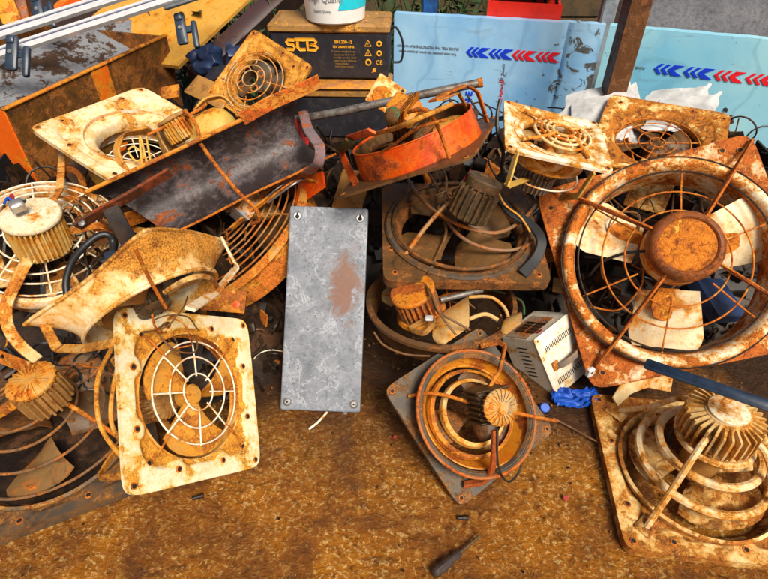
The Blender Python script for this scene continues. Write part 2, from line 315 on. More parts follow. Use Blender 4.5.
# ------------------------------------------------------------------ fan parts (local z stands off the plate)
def sstep(a, b, x): t = min(max((x - a) / (b - a), 0), 1); return t * t * (3 - 2 * t)
def plate(par, h, hole, mat, emboss=0.0, lip=.012, t=.004, neck=.03, bolts=(), bosses=(), n=192, rec=.82, side=1, p=14, name='mounting_plate', wear=.07, bend=0.0, warp=.004):
    """square pressed plate with a round mouth; emboss = depth of the pressed channel, neck = how far the mouth turns down"""
    mb = MB()
    def rs(a): c, s_ = abs(math.cos(a)), abs(math.sin(a)); return h / (c ** p + s_ ** p) ** (1 / p)
    ph = rng.uniform(0, 6)
    def hf(x, y):
        z = warp * math.sin(x / h * 1.7 + ph) * math.cos(y / h * 1.3 + ph) + bend * (x * x - y * y) / h
        if emboss:
            q = (abs(x) ** 5 + abs(y) ** 5) ** .2; k = 1 - sstep(rec * h - .012, rec * h + .004, q)
            for bx, by in bosses:
                k *= sstep(.10 * h, .17 * h, math.hypot(x - bx * h, y - by * h))
            z -= emboss * k
            return z, k
        return z, 0
    loops = []; wr = []
    A = [2 * PI * i / n for i in range(n)]
    NT = 32
    for j in range(NT + 1):
        tt = j / NT; l = []
        for a in A:
            r = rs(a) * (1 - tt) + hole * tt; x, y = r * math.cos(a), r * math.sin(a); z, k = hf(x, y); l.append((x, y, z))
            nb = max([math.exp(-(math.hypot(x - bx * h, y - by * h) / (.10 * h)) ** 2) for bx, by in bolts] or [0])
            wr.append(k * wear + .055 * nb + .05 * math.exp(-tt * 16) + .035 * sstep(.85, 1, tt) - .018)
        loops.append(l)
    nk = 5
    for j in range(1, nk + 1):
        b = j / nk * PI / 2; rr = min(neck * .8, .03); l = []
        for i, a in enumerate(A):
            z0 = loops[NT][i][2]; r = hole - rr * math.sin(b); l.append((r * math.cos(a), r * math.sin(a), z0 - rr * (1 - math.cos(b)) - (neck - rr) * (j == nk))); wr.append(wear * .5)
        loops.append(l)
    inner = []
    for l in reversed(loops):
        inner.append([(x, y, z - t) for x, y, z in l])
    li = [((x * (1 - t / h)), (y * (1 - t / h)), z - lip) for x, y, z in loops[0]]; lo = [(x, y, z - lip) for x, y, z in loops[0]]
    inner[-1] = [(x * (1 - t / h), y * (1 - t / h), z) for x, y, z in inner[-1]]
    mb.loft(loops + inner + [li, lo], cv=True)
    for i, w in enumerate(wr): mb.wear[i] = w
    for bx, by in bolts:
        x, y = bx * h, by * h; z = hf(x, y)[0]
        mb.lathe([(.022 * h + .004, z - .001), (.02 * h + .004, z + .002), (.012 * h + .003, z + .0025)], 14, o=(x, y, 0), mi=1)
        mb.lathe([(.012 * h + .0035, z + .0022), (.0002, z + .0021)], 12, o=(x, y, 0), mi=2)
    return mb.build(name, [mat, M['rust_strap'], M['dark']], par)
def duct(par, r0, z0, r1, z1, mat, t=.004, roll=.006, name='duct', n=96, wob=.0):
    mb = MB(); mb.lathe([(r0, z0), (r0 * .6 + r1 * .4, z0 * .6 + z1 * .4), (r1, z1), (r1 - t, z1), (r0 * .6 + r1 * .4 - t, z0 * .6 + z1 * .4), (r0 - t, z0)], n, closed=True)
    if roll: mb.ring(r1, roll, z1, n, 8, wob=wob)
    return mb.build(name, mat, par)
def blade(par, a, r0, r1, w, zc, pitch, mat, t=.004, o=(0, 0), name='blade', camber=.02, wr=1.0, square=False):
    """curved paddle at angle a (degrees), w = width at the tip (degrees of arc), pitch = height from edge to edge"""
    mb = MB(); nu, nv = 9, 10; top = []
    for i in range(nu):
        u = i / (nu - 1); r = r0 + (r1 - r0) * u; row = []
        for j in range(nv):
            vv = j / (nv - 1) - .5
            if square: off = vv * w * r1 * (.72 + .28 * u) * (1 - .22 * max(0, u - .8) / .2); rr, an = r, R(a) + off / r
            else:
                k = (wr + (1 - wr) * u); tip = 1 - .16 * (2 * vv) ** 4 * u; an = R(a) + vv * w * k + .15 * u; rr = r0 + (r - r0) * tip
            x, y = (rr * math.cos(an), rr * math.sin(an)) if not square else (r * math.cos(R(a)) - off * math.sin(R(a)), r * math.sin(R(a)) + off * math.cos(R(a)))
            row.append(Vector((o[0] + x, o[1] + y, zc + pitch * vv * (1 - .3 * u) + camber * (4 * vv * vv - 1) * -.5)))
        top.append(row)
    loops = []
    for row in top: loops.append(row + [p - Vector((0, 0, t)) for p in reversed(row)])
    mb.loft(loops, cap=True); return mb.build(name, mat, par, 50)
def guard(par, radii, z, wire, mat, spokes=8, r_in=.0, r_out=None, dome=0.0, o=(0, 0), a0=0.0, wob=.011, name='guard', spoke_w=None, n=64):
    mb = MB(); Rm = max(radii); zz = lambda r: z + dome * (1 - (r / Rm) ** 2)
    for r in radii: mb.ring(r, wire, zz(r) + wire * 1.5, n, 7, o, wob=wob)
    ro = r_out or Rm
    for k in range(spokes):
        a = a0 + 2 * PI * k / spokes + rng.uniform(-.03, .03)
        pts = []
        for j in range(7):
            r = r_in + (ro - r_in) * j / 6; pts.append((o[0] + r * math.cos(a), o[1] + r * math.sin(a), zz(min(r, Rm)) - wire * .3 - max(0, r - Rm) * .15))
        mb.tube(pts, spoke_w or wire, 7)
        for r in radii:
            if r_in <= r <= ro: mb.ring(wire * .6, wire * .8, zz(r) + wire * .6, 6, 5, (o[0] + r * math.cos(a), o[1] + r * math.sin(a)))
    return mb.build(name, mat, par)
def motor(par, base, axis, r, L, fins, mat, cap_mat, cap='ribs', box=None, box_mat=None, fin_h=None, belly=1.0, name='motor', core=None):
    """finned electric motor with its end cap as a sub-part"""
    q = toq(axis); base = Vector(base); fh = fin_h or r * .22; mb = MB(); rc = r - fh
    mb.lathe([(.001, 0), (rc * .8, 0), (rc, L * .08), (rc * belly, L * .5), (rc, L * .9), (rc * .9, L), (.001, L)], 40, o=base, q=q, mi=1 if core else 0)
    for k in range(fins):
        a = 2 * PI * k / fins; d = Vector((math.cos(a), math.sin(a), 0)); s_ = Vector((-d.y, d.x, 0)); w = min(.22 * 2 * PI * r / fins, .004) 
        lp = []
        for z, ro in ((L * .04, rc * 1.02), (L * .10, r * .99), (L * .5, r * 1.0), (L * .90, r * .98), (L * .97, rc * 1.05)):
            lp.append([q @ (d * (rc * .85) - s_ * w + Vector((0, 0, z))) + base, q @ (d * ro - s_ * w * .7 + Vector((0, 0, z))) + base, q @ (d * ro + s_ * w * .7 + Vector((0, 0, z))) + base, q @ (d * (rc * .85) + s_ * w + Vector((0, 0, z))) + base])
        mb.loft(lp, cap=True)
    m = mb.build(name, [mat, core or mat], par)
    c = MB()
    if cap == 'ribs':
        c.lathe([(r * .92, L * .99), (r * .93, L + r * .10), (r * .80, L + r * .22), (.001, L + r * .26)], 48, o=base, q=q)
        for k in range(22):
            a = 2 * PI * k / 22; d = Vector((math.cos(a), math.sin(a), 0)); s_ = Vector((-d.y, d.x, 0)) * r * .028
            pts = [(r * .30, L + r * .26), (r * .6, L + r * .29), (r * .84, L + r * .25), (r * .97, L + r * .10), (r * .97, L * .99)]
            c.loft([[q @ (d * rr + s_ + Vector((0, 0, z - r * .1))) + base, q @ (d * rr + s_ + Vector((0, 0, z + r * .03))) + base, q @ (d * rr - s_ + Vector((0, 0, z + r * .03))) + base, q @ (d * rr - s_ + Vector((0, 0, z - r * .1))) + base] for rr, z in pts], cap=True)
        c.lathe([(r * .3, L + r * .2), (r * .3, L + r * .31), (.001, L + r * .31)], 24, o=base, q=q)
    elif cap == 'flat':
        c.lathe([(r * 1.0, L * .94), (r * 1.03, L * .97), (r * 1.03, L + r * .06), (r * .98, L + r * .12), (r * .55, L + r * .17), (.001, L + r * .18)], 56, o=base, q=q)
    elif cap == 'disc':
        c.lathe([(r * .86, L * .95), (r * .86, L + r * .30), (r * .78, L + r * .38), (r * .45, L + r * .40), (r * .42, L + r * .34), (.001, L + r * .34)], 40, o=base, q=q)
    elif cap == 'label':
        c.lathe([(r * .52, L * .98), (r * .52, L + r * .07), (r * .48, L + r * .09), (.001, L + r * .10)], 40, o=base, q=q)
    c.build('motor_cap', cap_mat, m)
    if box:
        bm_ = MB(); bm_.box((0, 0, 0), box[1], bev=.004); ob = bm_.build('junction_box', box_mat or M['steel'], m)
        for v in ob.data.vertices: v.co = q @ (v.co + Vector(box[0])) + base
    return m
def rod(par, pts, r, mat, name='arm', n=8, sm=6):
    mb = MB(); mb.tube(curve(pts, sm) if sm else pts, r, n); return mb.build(name, mat, par)
def bar(par, pts, w, t, up, mat, name='bracket', r=.015):
    mb = MB(); mb.strap(bent(pts, r), w, t, up); return mb.build(name, mat, par)
def hub(par, r, z0, z1, mat, o=(0, 0), name='hub'):
    mb = MB(); mb.lathe([(.001, z0), (r, z0), (r, z1 - r * .2), (r * .8, z1), (.001, z1)], 32, o=(o[0], o[1], 0)); return mb.build(name, mat, par)
EDGE8 = [(s * .34, e * .84) for s in (-1, 1) for e in (-1, 1)] + [(e * .84, s * .34) for s in (-1, 1) for e in (-1, 1)]
CORN4 = [(sx * .9, sy * .9) for sx in (-1, 1) for sy in (-1, 1)]

# ================================================================== the setting
def ground():
    m, nt, b = _nodes('rough_brown_concrete'); v = _vec(nt, False)
    def mp(sx, sy, rz):
        k = nt.nodes.new('ShaderNodeMapping'); k.inputs['Scale'].default_value = (sx, sy, 1); k.inputs['Rotation'].default_value = (0, 0, rz); nt.links.new(v, k.inputs[0]); return k.outputs[0]
    g = _noise(nt, v, 2.2, 6, .6, .5); a = _noise(nt, v, 3.4, 7, .62, .6); s = _noise(nt, mp(1, 1.1, .3), 30, 10, .72, .5)
    f = _noise(nt, mp(1, 1.05, .25), 84, 7, .68, .5); sk = _noise(nt, mp(.9, 2.6, -.32), 10, 9, .72, .6); sk2 = _noise(nt, mp(5.0, .9, -.15), 8, 7, .62, .2)
    c = _ramp(nt, a, [(.30, (.10, .030, .003)), (.44, (.25, .076, .004)), (.56, (.42, .140, .007)), (.70, (.54, .22, .022))])
    c = _mix(nt, _ramp(nt, s, [(.34, .75), (.46, 0)]), c, (.07, .021, .002))
    c = _mix(nt, _ramp(nt, s, [(.54, 0), (.66, .65)]), c, (.62, .30, .045))
    c = _mix(nt, _ramp(nt, sk2, [(.52, 0), (.68, .55)]), c, (.17, .046, .003))
    c = _mix(nt, _ramp(nt, sk, [(.56, 0), (.64, .6)]), c, (.055, .020, .004))
    pale = _math(nt, 'MULTIPLY', _ramp(nt, f, [(.53, 0), (.62, .9)]), _ramp(nt, a, [(.40, .12), (.58, 1)]))
    c = _mix(nt, pale, c, (.84, .54, .19))
    c = _mix(nt, _ramp(nt, f, [(.31, .7), (.38, 0)]), c, (.045, .014, .002))
    # shade at the back and under the heap, painted into the ground colour
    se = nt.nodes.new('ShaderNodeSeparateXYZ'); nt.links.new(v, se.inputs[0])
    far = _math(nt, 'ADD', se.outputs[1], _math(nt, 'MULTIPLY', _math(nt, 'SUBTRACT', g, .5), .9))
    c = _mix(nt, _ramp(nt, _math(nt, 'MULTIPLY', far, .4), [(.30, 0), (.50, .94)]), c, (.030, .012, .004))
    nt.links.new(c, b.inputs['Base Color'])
    nt.links.new(_ramp(nt, a, [(.40, .46), (.58, .17)]), b.inputs['Roughness'])
    _bump(nt, b, _math(nt, 'ADD', _math(nt, 'ADD', _math(nt, 'MULTIPLY', f, .45), s), _math(nt, 'MULTIPLY', sk, .6)), 1.0, .020)
    xs = [-14, -9, -6, -4, -3, -2.2, -1.7] + [-1.4 + i * .0125 for i in range(225)] + [1.45, 1.7, 2.2, 3, 4, 6, 9, 14]
    ys = [-6, -3, -1.5, -.6, 0, .2] + [.3 + i * .0125 for i in range(145)] + [2.2, 2.5, 3, 3.5, 4, 5, 7, 10, 16]
    mb = MB(); lo = []
    for y in ys:
        l = []
        for x in xs:
            p = Vector((x * 3.2, y * 6, 0)); k = 1 if -1.45 < x < 1.5 and y < 2.15 else 0
            h = (mnoise.noise(p) * .006 + mnoise.noise(p * 3.1) * .004 + mnoise.noise(p * 8.5) * .0025) * k
            l.append((x, y, h - .004))
        lo.append(l)
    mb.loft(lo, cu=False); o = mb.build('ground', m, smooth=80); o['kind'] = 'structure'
ground()

def back_wall():
    m, nt, b = _nodes('grey_rough_render'); v = _vec(nt, False)
    a = _noise(nt, v, 4, 8, .7, .6); f = _noise(nt, v, 45, 8, .7)
    c = _mix(nt, _ramp(nt, a, [(.35, 0), (.65, 1)]), (.13, .135, .16), (.24, .24, .265)); c = _mix(nt, _ramp(nt, f, [(.48, 0), (.68, .7)]), c, (.05, .052, .062))
    nt.links.new(c, b.inputs['Base Color']); b.inputs['Roughness'].default_value = .8; _bump(nt, b, f, .7, .006)
    mb = MB(); mb.box((1.55, .06, 1.1), (3.1, .12, 2.2)); o = mb.build('concrete_wall', m); o.location = (1.30, 3.15, 0); o.rotation_euler = (0, 0, R(-9))
    tag(o, 'rough grey rendered wall rising behind the right blue panel', 'wall')
    mb = MB(); 
    for z0 in range(7): mb.box((0, 0, .11 + z0 * .22), (3.6, .10 + .02 * (z0 % 2), .215), bev=.012)
    o = mb.build('earth_wall', plain('brown_earth_blocks', (.10, .06, .025), .85, 0, .6, 9, .9, col2=(.045, .035, .02))); o.location = (.1, 5.2, 0)
    tag(o, 'low brown mud block wall far behind the blue panels', 'wall')
back_wall()

# ---- blue film-covered panels along the back
def film(name, c1, c2, dirt_x, seed):
    m, nt, b = _nodes(name); v = _vec(nt, False)
    off = nt.nodes.new('ShaderNodeVectorMath'); off.operation = 'ADD'; off.inputs[1].default_value = (seed, seed * .7, 0); nt.links.new(v, off.inputs[0]); w = off.outputs[0]
    se = nt.nodes.new('ShaderNodeSeparateXYZ'); nt.links.new(v, se.inputs[0])
    a = _noise(nt, w, 2.5, 5, .55, .6); s = _noise(nt, w, 11, 9, .7, 1.); f = _noise(nt, w, 55, 6, .7)
    c = _mix(nt, _ramp(nt, a, [(.35, 0), (.65, 1)]), c1, c2)
    wr = nt.nodes.new('ShaderNodeTexWave'); wr.inputs['Scale'].default_value = 1.2; wr.inputs['Distortion'].default_value = 14; wr.inputs['Detail'].default_value = 4; nt.links.new(w, wr.inputs[0])
    c = _mix(nt, _ramp(nt, wr.outputs[0], [(.965, 0), (.995, .25)]), c, tuple(x * .55 for x in c1))
    # dirt: blotches of torn film at the seam end, specks everywhere
    gx = _math(nt, 'ABSOLUTE', _math(nt, 'SUBTRACT', se.outputs[0], dirt_x), 0)
    k = _math(nt, 'SUBTRACT', s, _math(nt, 'MULTIPLY', gx, .42))
    c = _mix(nt, _ramp(nt, k, [(.515, 0), (.545, .95)]), c, (.09, .075, .05))
    c = _mix(nt, _ramp(nt, k, [(.62, 0), (.64, .9)]), c, (.035, .025, .02))
    c = _mix(nt, _ramp(nt, f, [(.655, 0), (.69, .75)]), c, (.12, .13, .16))
    sm = nt.nodes.new('ShaderNodeMapping'); sm.inputs['Scale'].default_value = (3, 40, 26); sm.inputs['Rotation'].default_value = (0, .35, 0); nt.links.new(w, sm.inputs[0])
    c = _mix(nt, _ramp(nt, _noise(nt, sm.outputs[0], 1.0, 6, .65, .6), [(.60, 0), (.66, .35)]), c, (.16, .22, .30))
    c = _mix(nt, _ramp(nt, _noise(nt, w, 5, 8, .75, .8), [(.54, 0), (.72, .40)]), c, (.26, .32, .36))
    nt.links.new(c, b.inputs['Base Color']); b.inputs['Roughness'].default_value = .33; _bump(nt, b, _math(nt, 'ADD', a, s), .12, .006); return m
def chevrons(par, x0, z0, h, n_blue, n_red, pitch, y):
    """two rows' worth of arrow heads pointing left: thin, thin, thick, in blue and then in red"""
    mb = MB(); x = x0
    for i in range(n_blue + n_red):
        k = i % 3; w = .34 * h if k < 2 else .95 * h; s = .5 * h; mi = 0 if i < n_blue else 1
        P = [(x, z0), (x + s, z0 + h / 2), (x + s + w, z0 + h / 2), (x + w, z0), (x + s + w, z0 - h / 2), (x + s, z0 - h / 2)]
        if k == 2: P[3] = (x + w * .55, z0)
        lo = [[(px, y, pz) for px, pz in P], [(px, y - .0006, pz) for px, pz in P]]
        a = mb.add(lo[0]); b_ = mb.add(lo[1])
        for q in ((0, 1, 2, 3), (0, 3, 4, 5)): mb.face([b_ + j for j in q], mi); mb.face([a + j for j in reversed(q)], mi)
        for j in range(6): mb.face((a + j, a + (j + 1) % 6, b_ + (j + 1) % 6, b_ + j), mi)
        x += (.62 * h if k < 2 else 1.45 * h) * pitch
    return mb.build('printed_arrows', [M['arrow_blue'], M['arrow_red']], par)
def panel(p0, p1, ztop, mat, label, crease=None):
    d = Vector((p1[0] - p0[0], p1[1] - p0[1], 0)); L = d.length
    t = thing('insulated_panel', label, 'panel', Matrix.Translation(Vector((p0[0], p0[1], 0))) @ Matrix.Rotation(math.atan2(d.y, d.x), 4, 'Z'), group='blue film-covered panels')
    mb = MB(); nx, nz = 90, 40; lo = []
    for j in range(nz + 1):
        l = []
        for i in range(nx + 1):
            x, z = L * i / nx, ztop * j / nz
            y = mnoise.noise(Vector((x * 2.2 + p0[0], z * 3, 4))) * .002
            if crease: y += .018 * math.exp(-((x - crease - .02 * (z - .5)) / .012) ** 2) + .010 * sstep(crease, crease + .04, x)
            zt = z + (mnoise.noise(Vector((x * 14, 7, p0[0]))) * .0022 if j == nz else 0)
            l.append((x, y, zt))
        lo.append(l)
    mb.loft(lo, cu=False); n = len(mb.v); mb.loft([[(x, y + .05, z) for x, y, z in l] for l in lo], cu=False)
    w = nx + 1
    for i in range(nx): mb.face((nz * w + i, nz * w + i + 1, n + nz * w + i + 1, n + nz * w + i)); mb.face((i, i + 1, n + i + 1, n + i))
    for j in range(nz): mb.face((j * w, (j + 1) * w, n + (j + 1) * w, n + j * w)); mb.face((j * w + nx, (j + 1) * w + nx, n + (j + 1) * w + nx, n + j * w + nx))
    mb.build('panel_sheet', mat, t, 50); return t, L
ROT_FACE = Matrix.Rotation(R(90), 3, 'X').to_quaternion()             # text standing on a panel, facing the camera
FLIP = (Matrix.Rotation(R(90), 3, 'X') @ Matrix.Rotation(R(180), 3, 'Z')).to_quaternion()
def pz(t, px, py):
    """a panel's own x and z at a pixel"""
    i = t.matrix_world.inverted(); o = i @ CAMP; d = i.to_3x3() @ ray(px, py); k = -o.y / d.y; q = o + d * k; return q.x, q.z
PL, LL = panel((.052, 2.985), (1.06, 2.755), .735, film('blue_film_left', (.19, .45, .80), (.38, .64, .88), 1.0, 1.3), 'left blue panel with a dirty crease near its right end', crease=.86)
PR, LR = panel((1.075, 2.745), (2.1, 2.36), .735, film('blue_film_right', (.20, .55, .78), (.38, .72, .84), 2.3, 5.1), 'right pale cyan blue panel standing under the grey wall')
bpy.context.view_layer.update()
x, z = pz(PL, 466, 51.5); x2, z2 = pz(PL, 561, 55.5)
hA = .048
a = chevrons(PL, x, z, hA, 6, 6, (x2 - x - .8 * hA) / (hA * (8 * .62 + 4 * 1.45 - .75)), -.0032); 
x, z = pz(PR, 654, 68); x2, z2 = pz(PR, 768, 76)
chevrons(PR, x, z, hA, 6, 6, 1.02, -.0032)
x, z = pz(PL, 428, 47.5); text('PLEASE PEEL THE PROTECTIVE FILM WITHIN', .0165, 'printed_notice', M['grey_ink'], PL, (x, -.0034, z + .004), FLIP, sx=1.0)
x, z = pz(PL, 428, 51); text('You must consider the arrow direction when', .0165, 'printed_notice', M['grey_ink'], PL, (x, -.0034, z - .006), FLIP, sx=1.0)
x, z = pz(PR, 641, 67); text('PLEASE', .014, 'printed_notice', M['grey_ink'], PR, (x, -.0034, z), FLIP)
VERT = (Matrix.Rotation(R(90), 3, 'X') @ Matrix.Rotation(R(90), 3, 'Z')).to_quaternion()
x, z = pz(PL, 502, 74); text('\uFEF2\uFED3 \uFECA\uFEE8\uFEBB', .034, 'printed_word', M['grey_ink'], PL, (x, -.0034, z), VERT)
x, z = pz(PL, 500.5, 91); text('\uFE94\uFEF3\uFEA9\uFEEE\uFECC\uFEB4\uFEDF\uFE8D', .034, 'printed_word', M['arrow_red'], PL, (x, -.0034, z), VERT)
x, z = pz(PL, 469, 98); text('N E', .05, 'printed_word', M['arrow_blue'], PL, (x, -.0034, z), VERT, font_bold=.0015)

# ---- post, light post, red box, blue post, weeds behind the panels
t = thing('steel_post', 'rusty brown steel post standing in front of the blue panels', 'post', loc=(1.045, 2.40, 0))
mb = MB()
for c, d in (((0, 0, 0), (.086, .006)), ((-.040, .042, 0), (.006, .078)), ((.040, .042, 0), (.006, .078))): mb.box((c[0], c[1], .9), (d[0], d[1], 1.8))
mb.build('channel', M['post'], t); mb = MB(); mb.box((0, .03, .004), (.16, .14, .008)); mb.build('base_plate', M['post'], t)
t = thing('steel_tube_post', 'thin pale grey post behind the panels beside the rusty one', 'post', loc=(1.145, 3.0, 0))
mb = MB(); mb.box((0, 0, 1.1), (.075, .05, 2.2), bev=.008); mb.build('tube', plain('grey_painted_tube', (.26, .30, .34), .5, 0, .4, 20, .1), t); mb = MB(); mb.box((0, 0, .004), (.14, .12, .008)); mb.build('base_plate', M['steel'], t)
t = thing('blue_post', 'blue painted post among weeds behind the left panel', 'post', loc=(.26, 3.35, 0))
mb = MB(); mb.box((0, 0, .8), (.085, .06, 1.6), bev=.006); mb.build('tube', plain('blue_paint', (.02, .12, .42), .5, 0, .6, 14, .1), t); mb = MB(); mb.box((0, 0, .004), (.14, .12, .008)); mb.build('base_plate', M['steel'], t)
def red_box():
    t = thing('red_metal_box', 'open red metal box standing behind the left blue panel', 'box', Matrix.Translation((.72, 3.03, 0)) @ Matrix.Rotation(R(-12), 4, 'Z'))
    red = plain('red_box_paint', (.72, .022, .010), .4, 0, .25, 14, .05)
    mb = MB(); w, d, h = .36, .26, .80
    for c, s in (((0, -d / 2, h / 2), (w, .012, h)), ((0, d / 2, h / 2 + .02), (w, .012, h + .04)), ((-w / 2 + .006, 0, h / 2), (.012, d - .012, h)), ((0, 0, .2), (w - .024, d - .012, .01))): mb.box(c, s)
    mb.box((w / 2 - .006, 0, h / 2 - .012), (.012, d - .012, h - .024)); mb.build('box_shell', red, t)
    mb = MB(); mb.box((.03, 0, h + .035), (w * .72, d * .8, .012), Matrix.Rotation(R(9), 3, 'Y')); mb.build('lid', M['scrap'], t)
    for k in range(5):
        mb = MB(); mb.tube(curve([(-.13 + k * .06, -.05 + rng.uniform(-.03, .03), h - .1), (-.1 + k * .05, .02, h + .03 + rng.uniform(0, .03)), (-.06 + k * .06, .06, h - .05)], 5), .008, 6); mb.build('wire_offcut', M['cable'], t)
    mb = MB(); mb.box((0, .0, h - .09), (w - .03, d - .02, .06)); mb.build('contents', M['scrap'], t)
red_box()
def weeds():
    mb = MB(); mt = plain('weed_leaves', (.035, .085, .022), .6, 0, .6, 20, .1, col2=(.075, .065, .02)); r = random.Random(3)
    for i in range(1500):
        x, y = r.uniform(-1.6, .95), r.uniform(3.2, 4.4); z = r.uniform(.05, .62 + .25 * mnoise.noise(Vector((x * 3, y * 2, 0)))); a = r.uniform(0, 6.3); L = r.uniform(.05, .15); w = L * .22
        q = Quaternion((0, 0, 1), a) @ Quaternion((0, 1, 0), r.uniform(-1.2, .9)); c = Vector((x, y, z))
        P = [q @ Vector(k) + c for k in ((0, 0, 0), (L * .4, w, .008), (L, 0, -.01), (L * .4, -w, .008))]; i0 = mb.add(P); mb.face((i0, i0 + 1, i0 + 2, i0 + 3))
    for i in range(120):
        x, y = r.uniform(-1.6, .95), r.uniform(3.2, 4.3); mb.tube(curve([(x, y, 0), (x + r.uniform(-.1, .1), y, .3), (x + r.uniform(-.25, .25), y + r.uniform(-.2, .2), r.uniform(.5, .85))], 3), .004, 4)
    o = mb.build('weeds', mt); tag(o, 'tangled green weeds and twigs growing behind the blue panels', 'weeds', kind='stuff')
weeds()

# ---- big rusty bin with an orange end, and the boards and rails leaning over it on the left
def bin_():
    A, B = Vector((-1.43, 1.97, 0)), Vector((-1.14, 2.97, 0)); u = (B - A); L = u.length; m = Matrix.Translation(A) @ Matrix.Rotation(math.atan2(u.y, u.x), 4, 'Z')
    t = thing('steel_bin', 'big rusty steel bin with an orange painted end and stripe', 'bin', m)
    H, W = .63, .9
    steel = rust('dark_rust_bin', (.075, .036, .012), .55, 5, r1=(.26, .085, .008), r2=(.075, .028, .007), dark=(.016, .010, .006), halo=(.17, .065, .01), rough=.5, dirt=.45)
    def wall(name, c, s, mt):
        mb = MB(); mb.box(c, s, bev=.003); return mb.build(name, mt, t)
    wall('side_wall', (L / 2, 0, H / 2), (L, .008, H), steel); wall('side_wall', (L / 2, W, H / 2), (L, .008, H), steel)
    wall('end_wall', (0 - .004, W / 2, H / 2 + .001), (.008, W + .008, H), rust('orange_bin_end', (.80, .13, .006), .22, 8, r1=(.45, .08, .006), dirt=.12)); wall('end_wall', (L + .004, W / 2, H / 2 - .001), (.008, W + .008, H), steel)
    wall('bin_floor', (L / 2, W / 2, .04), (L - .02, W - .02, .008), steel)
    mb = MB(); mb.box((L / 2, -.001, H + .004), (L + .02, .022, .012), bev=.004); mb.build('top_rim', M['orange_brown'], t)
    mb = MB(); mb.box((.52, -.0055, H / 2 + .0), (.105, .003, H - .012)); mb.build('painted_stripe', rust('orange_stripe', (.78, .15, .008), .30, 12, dirt=.2), t)
bin_()
def sheet(name, label, cat, corners, th, mat, nx=1):
    """a flat board given by three corners (first, along x, along y)"""
    a, b_, c = [Vector(p) for p in corners]; n = (b_ - a).cross(c - a).normalized(); m = frame(a, b_ - a, n); i = m.inverted(); lb, lc = i @ b_, i @ c; ld = lb + lc
    mb = MB(); P = [Vector((0, 0, 0)), lb, ld, lc]; mb.loft([[p - Vector((0, 0, th)) for p in P], P], cap=True)
    o = mb.build(name, mat); o.matrix_world = m; return tag(o, label, cat)
sheet('painted_board', 'grey painted board with peeling patches leaning in the rusty bin', 'board', (at(-40, 118, 2.25), at(172, 58, 2.95), at(-36, 55, 2.45)), .015,
      rust('peeling_grey_paint', (.19, .21, .245), .42, 7, r1=(.05, .025, .012), r2=(.035, .018, .012), dark=(.015, .009, .007), halo=(.24, .25, .27), spots=.4, dirt=.25))
sheet('plywood_sheet', 'ochre plywood sheet with a pale cut edge leaning behind rails', 'board', (at(178, 66, 2.75), at(262, -14, 3.05), at(50, 50, 2.95)), .018,
      rust('ochre_plywood', (.62, .34, .06), .30, 4, r1=(.36, .13, .015), r2=(.24, .09, .015), dark=(.08, .03, .01), dirt=.12, bump=.15))
def beam(name, label, cat, p, q, w, h, mat, up=(0, 0, 1), bev=.004):
    p, q = Vector(p), Vector(q); m = frame(p, (q - p), Vector(up) - (q - p).normalized() * Vector(up).dot((q - p).normalized())); L = (q - p).length
    mb = MB(); mb.box((L / 2, 0, 0), (L, w, h), bev=bev); o = mb.build(name, mat); o.matrix_world = m; return tag(o, label, cat)
beam('steel_beam', 'dark purplish steel beam sloping up behind the plywood', 'beam', at(196, 82, 2.9), at(318, -32, 3.2), .10, .17, rust('dark_beam', (.05, .028, .032), .3, 7, r1=(.08, .03, .015), r2=(.04, .018, .012), dark=(.015, .01, .01), halo=(.06, .03, .03), dirt=.3), up=(0, -.7, .7))
beam('orange_beam', 'short orange painted bar slanting up behind the rails', 'beam', at(50, 18, 2.62), at(82, -8, 2.72), .05, .05, rust('orange_bar', (.80, .12, .01), .2, 9, dirt=.15))
beam('yellow_beam', 'yellow painted bar at the top left corner', 'beam', at(14, 26, 2.6), at(-2, -14, 2.62), .085, .05, rust('yellow_bar', (.62, .28, .015), .38, 9, dirt=.45))
beam('wooden_post', 'dark reddish brown post beside the yellow bar', 'post', at(24, 24, 2.66), at(16, -16, 2.68), .07, .06, rust('dark_red_post', (.14, .05, .03), .35, 9, dirt=.3))
def rail(label, p, q, w, h, tip=False):
    p, q = Vector(p), Vector(q); d = (q - p).normalized(); m = frame(p, d, Vector((0, -.55, .83))); L = (q - p).length
    t = thing('aluminium_rail', label, 'rail', m, group='aluminium rails lying over the bin')
    mb = MB(); s = [(-w / 2, -h / 2), (w / 2, -h / 2), (w / 2, h / 2 - .004), (w / 2 - .004, h / 2), (w * .16, h / 2), (w * .14, h / 2 - .006), (-w * .02, h / 2 - .006), (-w * .04, h / 2), (-w / 2 + .004, h / 2), (-w / 2, h / 2 - .004)]
    mb.loft([[(x, a, b_) for a, b_ in s] for x in (0, L)], cap=True); mb.build('extrusion', M['alu'], t)
    mb = MB(); mb.box((L / 2, w * .06, h / 2 - .004), (L - .004, w * .14, .002)); mb.build('groove', M['alu_dark'], t)
    if tip:
        mb = MB(); mb.tube(curve([(L - .03, 0, -.004), (L + .05, .004, .0), (L + .14, .0, .004), (L + .20, -.02, .0)], 4), [.026, .026, .025, .024, .023, .022, .021, .020, .018, .016, .014, .012, .010], 8)
        mb.box((L + .06, -.03, -.01), (.26, .03, .02), bev=.005); mb.build('end_piece', plain('grey_dark_plastic', (.13, .14, .15), .4, 0, .4, 20, .1), t)
    return t, L
r1, L1 = rail('upper silver rail, the longer one reaching the top edge', at(-26, 41, 2.30), at(238, -2, 2.62), .056, .020)
r2, L2 = rail('lower silver rail ending in a dark plastic tip', at(-26, 61, 2.22), at(186, 23, 2.46), .050, .022, True)
